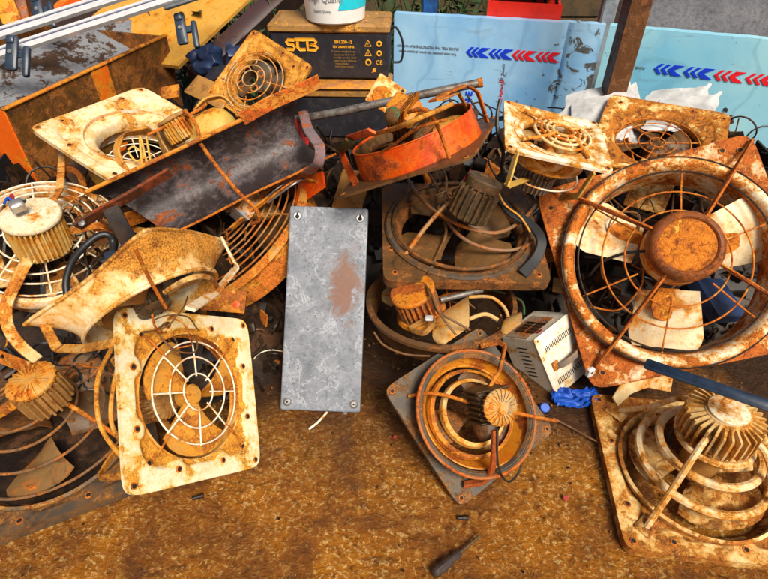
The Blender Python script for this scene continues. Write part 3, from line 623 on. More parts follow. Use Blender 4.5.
def clip(label, m4):
    t = thing('rail_clip', label, 'clip', m4, group='dark plastic clips on the rails')
    mb = MB(); mb.box((0, 0, 0), (.046, .145, .022), bev=.006); mb.box((0, .05, .016), (.03, .03, .014), bev=.004); mb.build('clip_body', M['clip'], t)
    mb = MB(); mb.box((.058, -.035, -.004), (.024, .125, .026), bev=.005); mb.box((.03, .0, -.012), (.05, .03, .012)); mb.build('clip_jaw', M['clip'], t)
    mb = MB(); mb.lathe([(.009, 0), (.009, .006), (.0001, .006)], 12, o=(0, .0, .0105)); mb.build('screw', M['steel'], t)
clip('dark blue clip at the left end of the lower rail', frame(at(12, 53, 2.17), (1, .0, 0), (0, -.72, .69)))
clip('dark blue clip before the tip of the lower rail', frame(at(181, 29, 2.38), (1, .25, 0), (0, -.72, .69)))
clip('small bluish clip on the upper edge of upper rail', frame(at(38, 10, 2.5), (1, .1, .2), (0, -.72, .69)))

# ---- two old batteries with a bucket on top
def battery(label, m4, print_=True):
    t = thing('battery', label, 'battery', m4, group='old batteries stacked by the panels')
    w, d, h = .50, .235, .185
    mb = MB(); mb.box((0, 0, h / 2), (w, d, h), bev=.006)
    for k in range(9): mb.box((-w / 2 - .001, -.09 + k * .0225, h / 2), (.006, .006, h * .8)); mb.box((w / 2 + .001, -.09 + k * .0225, h / 2), (.006, .006, h * .8))
    mb.build('case', M['battery'], t)
    mb = MB(); mb.box((0, 0, h + .0175), (w + .014, d + .014, .033), bev=.007); mb.box((0, 0, h + .035), (w - .05, d - .05, .004)); mb.build('lid', [M['battery_top'] if not print_ else M['battery_lid']], t)
    hd = MB(); hd.tube(curve([(w / 2, -.02, h * .92), (w / 2 + .03, -.03, h * 1.02), (w / 2 + .06, -.04, h * .7), (w / 2 + .055, -.045, h * .32), (w / 2 + .02, -.05, h * .28)], 5), .005, 7); hd.build('rope_handle', M['cable'], t)
    if print_:
        y = -d / 2 - .0008
        def tx(s, size, x, z, mt, sx=1, b_=0.0): text(s, size, 'printed_word', mt, t, (x, y, z), ROT_FACE, sx=sx, font_bold=b_, depth=.0006)
        lg = MB(); X0, Z0, k = -.188, .113, .050
        for P in ([(.82, .86), (.25, .88), (.12, .72), (.25, .54), (.66, .48), (.80, .30), (.66, .10), (.08, .12)], [(1.72, .86), (1.22, .88), (1.06, .72), (1.06, .27), (1.22, .10), (1.72, .12)], [(.84, .93), (1.05, .93), (2.5, .93), (2.66, .74), (2.50, .53), (2.06, .50), (2.56, .47), (2.74, .27), (2.56, .09), (1.92, .10), (1.92, .88)]):
            lg.strap([(X0 + px * k, y - .0002 * len(P), Z0 + pz_ * k) for px, pz_ in P], .0010, .0115, (0, 1, 0))
        lg.build('printed_logo', M['ink'], t)
        tx('SB1.200-12', .0165, .06, .150, M['ink'], 1, .0004); tx('12V 200AH/10HR', .0125, .06, .131, M['ink'], 1, .0003)
        for i, (s, x, z) in enumerate((('Constant voltage charge', .06, .113), ('Cycle use 14.1-14.4V', .065, .099), ('Standby use 13.5-13.8V', .065, .087), ('Initial current 60A max', .065, .075), ('Non-spillable', .05, .063), ('Avoid short circuit', .06, .051), ('Sealed battery', -.14, .083), ('Rechargeable', -.14, .071), ('Keep away from fire', -.13, .045), ('Handle with care', -.13, .030))): tx(s, .0105, x, z, M['ink_dim'])
        for cx, cz in ((.165, .145), (.165, .107)):
            mk = MB()
            for s0, s1 in (((-.014, -.010), (.014, -.010)), ((.014, -.010), (0, .014)), ((0, .014), (-.014, -.010)), ((0, -.004), (0, .004))): mk.tube([(cx + s0[0], y, cz + s0[1]), (cx + s1[0], y, cz + s1[1])], .0014, 5)
            mk.build('warning_sign', M['ink'], t)
        mk = MB(); mk.tube([(.165 + .011 * math.cos(a * .7), y, .070 + .011 * math.sin(a * .7)) for a in range(9)], .003, 5, closed=True); mk.build('recycling_sign', M['ink'], t)
        for cx, cz in ((.212, .145), (.212, .107)): mk = MB(); mk.tube([(cx + .009 * math.cos(a * .63), y, cz + .009 * math.sin(a * .63)) for a in range(10)], .0035, 5, closed=True); mk.build('certificate_mark', M['ink'], t)
        tx('CE', .024, .212, .070, M['ink']); mk = MB(); mk.box((.190, y, .038), (.012, .0012, .014)); mk.tube([(.18, y, .028), (.20, y, .048)], .0012, 5); mk.build('bin_sign', M['ink'], t)
    return t
M['battery_lid'] = rust('dusty_orange_lid', (.42, .22, .06), .40, 7, r1=(.62, .28, .04), r2=(.12, .07, .04), dark=(.05, .035, .03), halo=(.35, .2, .08), dirt=.45, bump=.25)
BM = Matrix.Translation((-.226, 2.515, .605)) @ Matrix.Rotation(R(-3), 4, 'Z')
battery('upper black battery with yellow printing under the white bucket', BM)
B2 = Matrix.Translation((-.215, 2.40, .380)) @ Matrix.Rotation(R(-2), 4, 'Z')
battery('lower black battery under the printed one with a reddish board on top', B2 @ Matrix.Scale(.98, 4), False)
beam('reddish_board', 'flat reddish brown board lying on the lower battery', 'board', B2 @ Vector((-.16, -.082, .224)), B2 @ Vector((.19, -.078, .224)), .10, .010, M['board'])
def crate():
    t = thing('wooden_crate', 'dark wooden crate carrying the two batteries', 'crate', Matrix.Translation((-.22, 2.47, 0)))
    mb = MB()
    for z in (.05, .16, .27): 
        for y in (-.2, .2): mb.box((0, y, z), (.6, .018, .09), bev=.002)
        for x in (-.29, .29): mb.box((x, 0, z), (.018, .38, .09), bev=.002)
    mb.build('slats', M['scrap'], t); mb = MB(); mb.box((0, 0, .352), (.62, .44, .05), bev=.002); mb.build('top_board', M['scrap'], t)
crate()
def bucket():
    t = thing('bucket', 'white plastic bucket with a cyan label on the battery', 'bucket', BM @ Matrix.Translation((.022, -.030, .2235)))
    mb = MB(); mb.lathe([(.001, 0), (.118, 0), (.124, .006), (.142, .26), (.142, .275), (.136, .275), (.118, .012), (.001, .010)], 72); mb.build('pail', M['bucket'], t)
    mb = MB(); P = []; n = 20
    def rr(z): return .1245 + .0185 * (z - .006) / .254 + .0010
    for j in range(9):
        z = .055 + .19 * j / 8; l = []
        for i in range(n + 1):
            u = i / n; a = R(-78 + 12 * (z - .05) / .1) + u * R(120 - 12 * (z - .05) / .1); l.append((rr(z) * math.cos(a), rr(z) * math.sin(a), z))
        P.append(l)
    mb.loft(P, cu=False); mb.build('label_patch', M['cyan'], t)
    def wrap(s, size, a0, z):
        o = text(s, size, 'printed_word', M['grey_ink'], t, (0, 0, 0), Quaternion(), align='LEFT', depth=.0004)
        for v in o.data.vertices:
            a = R(a0) + v.co.x / .13; zz = z + v.co.y; r = rr(zz) + .0002 + v.co.z; v.co = (r * math.cos(a), r * math.sin(a), zz)
    wrap('High Quality', .030, -134, .095); wrap('Premium', .026, -126, .140); wrap('Export Quality', .013, -124, .052)
bucket()
# dark scraps in the gap behind the yellow grille plate
for i, (px, py, d, s, mt, lb) in enumerate(((206, 60, 2.75, (.16, .10, .12), 'blue_scrap', 'crumpled dark blue plastic lump under the plywood edge'), (222, 77, 2.62, (.15, .12, .06), 'battery', 'dark slate coloured box lying beside the blue lump'), (240, 58, 2.72, (.12, .12, .10), 'blue_scrap', 'navy block wedged behind the yellow grille plate'))):
    mb = MB(); mb.box((0, 0, 0), s, bev=.02 if i != 1 else .004); o = mb.build('scrap_block', M[mt])
    o.location = at(px, py, d); o.rotation_euler = (rng.uniform(-.4, .4), rng.uniform(-.3, .3), rng.uniform(-.6, .6)); tag(o, lb, 'scrap')
    if i != 1:
        bm = bmesh.new(); bm.from_mesh(o.data); bmesh.ops.subdivide_edges(bm, edges=bm.edges, cuts=5, use_grid_fill=True)
        for v in bm.verts: v.co += Vector([mnoise.noise(v.co * 22 + Vector((k * 9, i * 5, 0))) * .028 for k in range(3)])
        bm.to_mesh(o.data); bm.free()

# ================================================================== the heap of fans
def fan(name, key, label, m=None):
    m = m if m is not None else pose(key)
    return thing(name, label, 'fan', m, group=GROUP), m, (POSES[key]['half'] if key in POSES else None)
bpy.context.view_layer.update()

# ---- cream square fan, front left
t, m, h = fan('exhaust_fan', 'A', 'square cream fan with a white web grille, standing front left')
plate(t, h, .79 * h, rust('cream_front_plate', (.82, .73, .50), .29, 13, r1=(.68, .28, .02), r2=(.40, .12, .008), halo=(.78, .46, .08), spots=.4, dirt=.05), emboss=.011, neck=.012, bolts=[(x * .98, y * .98) for x, y in EDGE8] + CORN4 + [(.7, .7), (-.7, .7), (.7, -.7), (-.7, -.7)], bosses=EDGE8, rec=.81, wear=.20)
duct(t, .765 * h, -.01, .76 * h, -.04, M['cream_orange'])
guard(t, [.22 * h, .42 * h, .62 * h], .002, .0022, M['white_wire'], spokes=8, r_in=.19 * h, r_out=.63 * h, o=(.0 * h, .02 * h), dome=.006)
for k in range(4):
    a = R(45 + 90 * k); rod(t, [(.60 * h * math.cos(a), .02 * h + .60 * h * math.sin(a), .005), (.78 * h * math.cos(a), .78 * h * math.sin(a), .008), (.95 * h * math.cos(a), .95 * h * math.sin(a), .004)], .0028, M['rust_wire'], 'guard_arm')
M['tan_orange'] = rust('tan_orange_blade', (.50, .25, .045), .42, 12, r1=(.46, .15, .01), r2=(.20, .05, .005), dirt=.3)
for a in (133, 262, 12): blade(t, a, .12 * h, .72 * h, 1.45 if a != 12 else .75, -.018, .022 if a != 12 else .05, M['tan_orange'], wr=.8)
hub(t, .13 * h, -.05, -.006, M['tan_orange'])
motor(t, (-.02, -.0, -.25), (.1, 0, 1), .052, .13, 20, M['motor_tan'], M['motor_tan'])
for pts in ([(118, 338, -.02), (98, 378, -.09), (100, 425, -.12), (124, 460, -.05)], [(121, 352, -.03), (112, 395, -.10), (112, 425, -.11), (126, 448, -.04)]): rod(t, [on(m, *p) for p in pts], .0055, M['yellow'], 'cage_wire')
bar(t, [on(m, 124, 476, -.02), on(m, 98, 478, -.13), on(m, 112, 455, -.16), on(m, 140, 430, -.16)], .018, .006, m.to_3x3().inverted() @ Vector((0, .2, 1)), M['yellow'])
bar(t, [(-.5 * h, .7 * h, -.012), (-.48 * h, .6 * h, -.19), (0, .1 * h, -.20), (.5 * h, -.6 * h, -.19), (.55 * h, -.7 * h, -.012)], .02, .006, (.7, .7, 0), M['yellow'])

# ---- galvanised lid
t = thing('metal_tray', 'upright grey galvanised tray with two keyhole slots, mid heap', 'metal tray', pose('B')); m = pose('B'); h = POSES['B']['half']; w = .388 * h
mb = MB(); c = .006
def rrect(x, y, z, r, n=5):
    return [Vector((sx * (x - r) + r * math.cos(R(a0 + 90 * k / n)), sy * (y - r) + r * math.sin(R(a0 + 90 * k / n)), z)) for sx, sy, a0 in ((1, 1, 0), (-1, 1, 90), (-1, -1, 180), (1, -1, 270)) for k in range(n + 1)]
mb.loft([rrect(w - .002, h - .002, -.036, .006), rrect(w, h, -.036, .008), rrect(w, h, -.004, .008), rrect(w - .0015, h - .0015, -.001, .0075), rrect(w - .005, h - .005, 0, .006)], cap=False)
i0 = mb.add(rrect(w - .005, h - .005, 0, .006)); mb.face(range(i0, i0 + 24))
i0 = mb.add(rrect(w - .005, h - .005, -.004, .006)); mb.face(range(i0, i0 + 24))
mb.build('sheet', M['zinc'], t, 30)
for x, y in ((-.80 * w, .90 * h), (.80 * w, .90 * h)):
    mb = MB(); mb.lathe([(.0145, .0003), (.012, .0025), (.0115, .0003)], 28, o=(x, y, 0), closed=True); mb.lathe([(.0118, .0006), (.0001, .0006)], 24, o=(x, y, 0), mi=1)
    mb.lathe([(.0068, .0012), (.0001, .0012)], 20, o=(x, y - .003, 0), mi=2); mb.box((x, y + .005, .0008), (.006, .012, .0008), mi=2); mb.build('keyhole_slot', [M['zinc'], M['pvc'], M['dark']], t)
for x, y in ((-.83 * w, -.92 * h), (.83 * w, -.92 * h)):
    mb = MB(); mb.lathe([(.014, .0002), (.0125, .0025), (.008, .0045), (.007, .003), (.0001, .003)], 28, o=(x, y, 0)); mb.lathe([(.0035, .0034), (.0001, .0034)], 12, o=(x, y, 0), mi=1); mb.build('screw', [M['steel'], M['dark']], t)
mb = MB(); mb.lathe([(.010, 0), (.010, .012), (.007, .013), (.007, .026), (.0001, .027)], 10, o=(.62 * w, -h, -.018), q=toq((0, -1, 0))); mb.build('cable_gland', plain('grey_gland', (.16, .17, .18), .4), t)

# ---- tilted grey fan, front centre
t, m, h = fan('exhaust_fan', 'C', 'tilted grey diamond fan with an orange ring and star-ribbed motor, front centre')
plate(t, h, .86 * h, M['grayplate'], neck=.02, lip=.012, bolts=CORN4, p=16, warp=.003)
o2 = on(m, 479, 411, .07)
def off_ring(r0, z0, r1, z1, o0, o1, mat, name, thick=.004, roll=.005):
    mb = MB(); pr = [(r0, z0, o0), (r1, z1, o1)]; lo = []
    for r, z, o in [(r0, z0, o0), (r1, z1, o1), (r1 - thick, z1, o1), (r0 - thick, z0, o0)]: lo.append([Vector((o[0] + r * math.cos(2 * PI * i / 80), o[1] + r * math.sin(2 * PI * i / 80), z)) for i in range(80)])
    mb.loft(lo, cv=True); mb.ring(r1, roll, z1, 80, 8, o1); return mb.build(name, mat, t)
off_ring(.90 * h, .0, .93 * h, .060, (0, 0), o2, [rust('grimy_orange_ring', (.36, .13, .035), .45, 9, r1=(.52, .11, .006), dirt=.45)], 'ring', roll=.0045)
off_ring(.86 * h, .050, .90 * h, .058, o2, o2, [M['grayplate']], 'rim', thick=.006, roll=.004)
duct(t, .88 * h, .045, .72 * h, -.010, rust('deep_orange_throat', (.62, .20, .012), .42, 9, r1=(.50, .11, .004), dirt=.25), name='inner_ring')
for r, z in ((.68, .028), (.52, .042)):
    mb = MB(); mb.lathe([(r * h, z - .008), (r * h - .004, z + .006), (r * h - .014, z + .012), (r * h - .012, z + .002)], 72, o=(o2.x - .004, o2.y + .004, 0), closed=True); mb.build('wheel_band', M['cream_orange'] if r < .6 else M['orange_brown'], t)
for a in (40, 160, 280): blade(t, a, .1 * h, .64 * h, 1.0, .012, .03, M['brown'], o=(o2.x, o2.y))
mc = on(m, 503, 408, .20); mbp = on(m, 480, 402, .08)
motor(t, mbp, mc - mbp, .052, (mc - mbp).length * .86, 0, M['motor_brown'], rust('pale_dusty_cap', (.46, .31, .14), .38, 18, dirt=.35))
q = toq(mc - mbp)
mb = MB()
for k in range(7): mb.box(mbp + q @ Vector((0, -.042 + k * .014, .045)), (.10, .006, .085), q.to_matrix(), bev=.002)
mb.box(mbp + q @ Vector((0, 0, .04)), (.082, .082, .085), q.to_matrix(), bev=.008); mb.build('motor_housing', M['motor_brown'], t)
up = (0, 0, 1)
bar(t, [on(m, 481, 346, .06), on(m, 500, 342, .10), on(m, 505, 346, .11), on(m, 499, 372, .13), on(m, 488, 390, .12)], .015, .009, (.6, .4, .4), M['orange_brown'], r=.01)
bar(t, [on(m, 464, 485, .012), on(m, 488, 481, .04), on(m, 494, 462, .09), on(m, 495, 430, .12)], .020, .012, (1, 0, 0), rust('dark_red_strap', (.30, .06, .01), .5, 14, r1=(.36, .07, .005), dirt=.35), r=.02)
rod(t, [on(m, 409, 396, .01), on(m, 430, 393, .07), on(m, 452, 397, .09), on(m, 476, 405, .10)], .005, M['rust_strap'])
rod(t, [on(m, 515, 412, .10), on(m, 530, 416, .09), on(m, 557, 421, .03)], .005, M['rust_strap'])
rod(t, [on(m, 497, 428, .13), on(m, 498, 465, .09), on(m, 508, 482, .05), on(m, 520, 470, .04), on(m, 521, 455, .05)], .003, M['cable'], 'wire')

# ---- the biggest fan, right
t, m, h = fan('exhaust_fan', 'D', 'largest fan, rust-red plate with cream blades and round rusty centre')
plate(t, h, .90 * h, M['rust_red'], neck=.01, lip=.02, bolts=[(.86, .86), (.72, .9), (-.9, .8), (-.9, .3), (-.9, -.3), (.9, -.84), (.3, -.92), (-.86, -.86), (-.3, -.93)], p=18, warp=.006, t=.005)
mb = MB(); pr = [(.985, .0), (.985, .018), (.975, .034), (.955, .043), (.93, .045), (.90, .040), (.87, .024), (.855, .0), (.845, -.05), (.835, -.10), (.845, -.10), (.865, -.05), (.90, .0)]
mb.lathe([(r * h, z) for r, z in pr], 128, closed=True); mb.build('mouth_ring', M['rust_ring'], t, 60)
hc = on(m, 686, 246, .10); hc = (hc.x, hc.y)
mb = MB(); H = .315 * h
mb.lathe([(.001, .03), (H * .93, .03), (H * .97, .05), (H, .085), (H * .99, .105), (H * .93, .118), (H * .80, .125), (H * .76, .119), (H * .60, .121), (H * .2, .122), (.001, .122)], 72, o=(*hc, 0)); mb.build('motor_cap', M['rust_hub'], t)
mb = MB(); mb.lathe([(H * .74, .1195), (H * .76, .1235), (H * .80, .1265), (H * .86, .125), (H * .94, .1195), (H * 1.005, .105), (H * 1.01, .086), (H * .99, .086), (H * .98, .10)], 72, o=(*hc, 0)); mb.build('cap_rim', rust('dark_rust_rim', (.20, .06, .02), .5, 16, r1=(.36, .09, .008), r2=(.10, .022, .004), halo=(.25, .07, .015), dirt=.4), t)
mb = MB(); mb.lathe([(H * .95, -.02), (H * 1.0, .0), (H * .99, .052), (H * .9, .052)], 72, o=(*hc, 0)); mb.build('motor_body', rust('cream_motor_body', (.80, .62, .34), .40, 12, dirt=.15), t)
bl = rust('cream_blade', (.80, .68, .44), .22, 7, r1=(.55, .20, .02), spots=.3, dirt=.15)
for a in (140, 6, 250):
    b_ = blade(t, a, 1.0 * H, .86 * h, .74, -.035, .10, bl, o=(hc[0] * .6, hc[1] * .6), square=True, t=.003, camber=.03)
    mb = MB(); d = Vector((math.cos(R(a)), math.sin(R(a)), 0)); s_ = Vector((-d.y, d.x, 0)); o = Vector((hc[0] * .6, hc[1] * .6, -.024))
    lo = [[o + d * r * h + s_ * w * h * sg + Vector((0, 0, .19 * w * h * sg + zz)) for sg in (-1, 1)] + [o + d * r * h + s_ * w * h * sg + Vector((0, 0, .19 * w * h * sg + zz - .006)) for sg in (1, -1)] for r, w, zz in ((.30, .08, .006), (.40, .13, .008), (.50, .14, .008), (.58, .11, .006), (.61, .04, .004))]
    mb.loft(lo, cap=True)
    for r, w in ((.42, .06), (.42, -.06), (.53, .05), (.53, -.05)): mb.lathe([(.007, 0), (.006, .005), (.001, .006)], 8, o=o + d * r * h + s_ * w * h + Vector((0, 0, .19 * w * h)), mi=1)
    mb.build('blade_bracket', [M['rust_hub'], M['rust_strap']], b_)
guard(t, [.44 * h, .63 * h], .045, .0028, M['rust_wire'], spokes=6, r_in=.36 * h, r_out=.86 * h, a0=R(8), dome=.035, wob=.004, n=96)
mb = MB(); mb.ring(.835 * h, .003, .040, 120, 7, wob=.003); mb.ring(.985 * h, .0028, .030, 120, 7, wob=.002); mb.build('guard_ring', M['scrap'], t)
for px, py in ((556, 190), (752, 140), (596, 366), (790, 310)):
    e = on(m, px, py, .012); c = Vector((*hc, .10)); d = (e - c); d.z = 0; d.normalize(); a = c + d * H * .85
    bar(t, [a, a + (e - a) * .5 + Vector((0, 0, .004)), a + (e - a) * .82 + Vector((0, 0, .012)), e], .014, .005, (d.y, -d.x, .6), rust('rust_arm', (.30, .12, .05), .7, 16, r1=(.36, .08, .01), dirt=.3), 'guard_arm', r=.01)
    rod(t, [a + Vector((0, 0, .006)), a + (e - a) * .6 + Vector((0, 0, .022)), e + Vector((0, 0, .008))], .003, M['rust_strap'], 'guard_arm')
rod(t, [on(m, 648, 251, .06), on(m, 625, 253, .04), on(m, 602, 262, .0), on(m, 590, 275, -.08)], .005, M['cable'], 'cable')

# ---- big cream fan lying front right
yaw = R(-6.5); Eh = .252
gc = gnd(625.5, 550, .03)
mE = Matrix.Translation(gc + Vector((math.cos(yaw) * Eh - math.sin(yaw) * Eh, math.sin(yaw) * Eh + math.cos(yaw) * Eh, 0))) @ Matrix.Rotation(yaw, 4, 'Z')
t, m, _ = fan('exhaust_fan', 'E', 'cream fan lying flat at front right with thick coil rings', mE); h = Eh
plate(t, h, .82 * h, M['cream_dirty'], emboss=.010, neck=.03, lip=.028, bolts=[(-.9, -.9), (.9, -.9), (-.9, .9), (-.87, -.5), (-.87, .3), (-.5, -.87), (.2, -.87), (.6, -.87)], bosses=[(-.86, -.5), (-.86, .3), (-.5, -.86), (.2, -.86)], rec=.84, p=18, warp=.002)
ec = (.02, .02)
mb = MB(); mb.lathe([(.84 * h, .0), (.85 * h, .012), (.82 * h, .016), (.80 * h, .008), (.79 * h, -.02), (.81 * h, -.02)], 96, closed=True); mb.build('mouth_ring', M['cream_dirty'], t)
coil = rust('cream_coil', (.78, .62, .36), .36, 12, r1=(.45, .18, .02), dirt=.3)
mc = on(m, 729, 410, .255); ox, oy = mc.x, mc.y
for r, z, w in ((.66, .055, .0115), (.50, .11, .0115), (.36, .15, .010), (.245, .16, .008)):
    mb = MB(); mb.ring(r * h, w, z, 72, 8, (ox * z / .22, oy * z / .22), wob=.008); mb.build('coil_ring', coil, t)
base = Vector((mc.x * .85, mc.y * .85, .155))
motor(t, base, mc - base, .095, .095, 30, rust('cream_fin_motor', (.66, .46, .20), .35, 18, r1=(.42, .18, .025), dirt=.35), M['cap_white'], cap='label', fin_h=.035, belly=1.05)
for a, rr in ((225, 0), (135, 0), (45, 0), (315, 0)):
    d = Vector((math.cos(R(a)), math.sin(R(a)), 0)); e = d * 1.02 * h; s0 = Vector((base.x, base.y, .21)) + d * .07
    rod(t, [s0, s0 + d * .04 + Vector((0, 0, -.01)), s0.lerp(e + Vector((0, 0, .01)), .6) + Vector((0, 0, .006)), e + Vector((0, 0, .012)), e + Vector((0, 0, .002))], .0085, coil, 'arm')
    mb = MB(); mb.box(e + Vector((0, 0, .003)), (.06, .045, .008), Matrix.Rotation(R(a), 3, 'Z'), bev=.003); mb.lathe([(.010, .006), (.010, .011), (.001, .012)], 6, o=e + Vector((0, 0, 0))); mb.build('arm_foot', M['cream_dirty'], t)
for a in (272, 160, 40): blade(t, a, .2 * h, .74 * h, 1.5, .015, .045, M['cream_dirty'], o=(ox * .3, oy * .3), wr=.9)
hub(t, .2 * h, .0, .12, M['tan'], o=(ox * .5, oy * .5))
mb = MB(); mb.strap(bent([on(m, 616, 404, .006), on(m, 628, 384, .03), on(m, 646, 377, .05), on(m, 672, 382, .06)], .02), .065, .006, (0, .6, .8)); mb.build('corner_bracket', M['cream'], t)

# ---- small white square fan on top, right of centre
t, m, h = fan('exhaust_fan', 'G', 'small whitish square fan with round web grille lying on top')
plate(t, h, .70 * h, rust('white_rusty_plate', (.86, .80, .66), .38, 13, r1=(.62, .24, .02), r2=(.30, .07, .006), halo=(.70, .40, .10), dirt=.06), emboss=.006, neck=.02, lip=.008, bolts=CORN4, bosses=[], rec=.86, p=20, wear=.04, bend=.02)
for k, (r, z) in enumerate(((.20, .016), (.32, .014), (.44, .011), (.56, .007))):
    mb = MB(); mb.ring(r * h, .0045, z, 56, 8, (.02, .0), wob=.02); mb.build('grille_ring', M['cream'], t)
for k in range(4):
    a = R(40 + 90 * k); rod(t, [(.02 + .18 * h * math.cos(a), .18 * h * math.sin(a), .016), (.02 + .5 * h * math.cos(a), .5 * h * math.sin(a), .010), (.88 * h * math.cos(a), .88 * h * math.sin(a), .004)], .0055, M['cream_orange'], 'grille_arm')
for k in range(8):
    a = R(18 + 45 * k); rod(t, [(.02 + .22 * h * math.cos(a), .22 * h * math.sin(a), .013), (.02 + .55 * h * math.cos(a), .55 * h * math.sin(a), .006)], .0032, M['cream'], 'grille_arm', sm=0)
duct(t, .82 * h, -.006, .74 * h, -.075, rust('orange_white_duct', (.80, .62, .36), .55, 8, r1=(.66, .24, .015), dirt=.08))
for a in (10, 130, 250): blade(t, a, .1 * h, .62 * h, 1.1, -.05, .03, M['cream_orange'])
hub(t, .16 * h, -.07, -.025, M['orange_brown'])
motor(t, (0, 0, -.20), (0, 0, 1), .062, .12, 26, rust('grey_fin_motor', (.33, .30, .26), .3, 16, r1=(.40, .17, .03), dirt=.4), M['steel'], cap='flat')
inv = m.to_3x3().inverted()
for pts in ([on(m, 516, 155, -.01), on(m, 507, 186, -.02), on(m, 530, 178, -.16)], [on(m, 594, 172, -.01), on(m, 578, 196, -.10), on(m, 560, 198, -.18)]): bar(t, pts, .022, .006, inv @ Vector((0, -1, .3)), M['yellow_smooth'], r=.012)
mb = MB(); mb.ring(.78 * h, .0028, -.125, 56, 7, wob=.01); mb.build('cage_wire', M['white_wire'], t)

# ---- rusty fan plate behind, upper right
t, m, h = fan('exhaust_fan', 'H', 'rust-stained ochre square fan lying in front of the white sack')
plate(t, h, .76 * h, rust('ochre_stained_plate', (.86, .70, .40), .54, 13, r1=(.46, .15, .008), r2=(.10, .022, .003), dark=(.02, .008, .004), halo=(.62, .28, .02), dirt=.3, grime=(.035, .012, .004)), emboss=.010, neck=.03, bolts=[(.9, .8), (.78, .78), (-.78, .78), (.8, .2), (-.3, .88), (.4, .88)], bosses=[(.8, .8), (-.8, .8), (.35, .84), (-.35, .84)], rec=.84)
duct(t, .74 * h, -.03, .70 * h, -.13, M['darkplate'])
guard(t, [.12 * h, .30 * h, .52 * h, .66 * h], -.02, .0022, M['rust_wire'], 6, r_in=.08 * h, r_out=.9 * h, a0=.35, o=(.0, -.05 * h))
for a in (30, 105, 180, 255, 330): blade(t, a, .1 * h, .66 * h, .9, -.06, .045, M['brown'])
hub(t, .2 * h, -.09, -.04, M['brown'])
motor(t, (0, 0, -.2), (0, 0, 1), .05, .10, 18, M['motor_brown'], M['motor_brown'])
bar(t, [(-.7 * h, 0, -.012), (-.6 * h, 0, -.21), (.6 * h, 0, -.21), (.7 * h, 0, -.012)], .02, .006, (0, 1, 0), M['rust_strap'])

# ---- orange ring fan lying on its flange, centre top
t, m, h = fan('exhaust_fan', 'I', 'bright orange-red ring fan tilted on its flange, top centre')
plate(t, h, .80 * h, M['brown'], neck=.01, lip=.008, bolts=CORN4, p=10, warp=.006, t=.003)
duct(t, .90 * h, .002, .87 * h, .082, M['orange'], name='ring', t=.003, roll=.0025)
mb = MB(); mb.lathe([(.88 * h, .012), (.875 * h, .012), (.848 * h, .078), (.853 * h, .078)], 96, closed=True); mb.build('inner_ring', M['brown'], t)
mb = MB(); mb.lathe([(.86 * h, .014), (.001, .012)], 64); mb.lathe([(.86 * h, .010), (.001, .008)], 64); mb.build('added_dark_disc', M['scrap'], t)  # dark disc added across the ring to make its interior read as shaded
yw = inv = m.to_3x3().inverted(); view = inv @ Vector((0, -.7, .5))
bar(t, [on(m, 356, 184, .0), on(m, 341, 153, .06), on(m, 350, 138, .14), on(m, 372, 131, .17)], .024, .006, inv @ Vector((.5, -.8, .3)), M['orange'], r=.025)
bar(t, [on(m, 350, 141, .136), on(m, 341, 151, .075)], .027, .008, inv @ Vector((.5, -.8, .3)), M['green'], 'green_cover', r=.01)
bar(t, [on(m, 487, 122, .0), on(m, 478, 92, .10), on(m, 466, 85, .14), on(m, 448, 92, .16), on(m, 432, 101, .17)], .022, .006, inv @ Vector((.3, -.9, .3)), M['rust_strap'], r=.02)
bar(t, [on(m, 472, 118, .03), on(m, 458, 92, .13), on(m, 440, 100, .17)], .018, .006, inv @ Vector((.3, -.9, .3)), M['orange_brown'], r=.02)
rod(t, [on(m, 449, 158, .01), on(m, 440, 132, .09), on(m, 430, 114, .16), on(m, 422, 109, .18), on(m, 408, 112, .18)], .0055, M['rust_strap'], 'cage_wire')
rod(t, [on(m, 360, 137, .10), on(m, 390, 130, .15), on(m, 420, 118, .17), on(m, 452, 104, .15)], .006, M['yellow'], 'cage_wire')
rod(t, [on(m, 372, 158, .06), on(m, 392, 146, .10), on(m, 418, 128, .14), on(m, 445, 120, .12)], .004, M['rust_wire'], 'cage_wire')
mc = on(m, 420, 104, .17); mbb = on(m, 398, 112, .16)
mb = MB(); ax = (mc - mbb).normalized(); qm = frame(mbb, ax, inv @ Vector((0, -.5, .8))).to_3x3()
mb.box(mbb + ax * .03 , (.085, .07, .05), qm, bev=.008)
for k in range(6): mb.box(mbb + ax * (-.005 + k * .014), (.005, .078, .058), qm, bev=.002)
mo = mb.build('motor', M['orange_brown'], t)
mb = MB(); mb.lathe([(.022, 0), (.022, .012), (.019, .020), (.012, .026), (.001, .028)], 36, o=on(m, 395, 117, .17), q=toq(-ax * .6 + inv @ Vector((0, -.5, .5)))); mb.build('motor_cap', M['green'], mo)
mb = MB(); p2 = on(m, 410, 128, .10); mb.box(p2, (.12, .07, .05), qm, bev=.006)
for k in range(6): mb.box(p2 + ax * (-.05 + k * .02), (.007, .078, .058), qm, bev=.002)
mb.build('motor_base', M['brown'], t)
for a in (20, 140, 260): blade(t, a, .12 * h, .76 * h, 1.1, .04, .05, M['brown'] if a != 20 else M['yellow'])
hub(t, .14 * h, .0, .09, M['brown'])

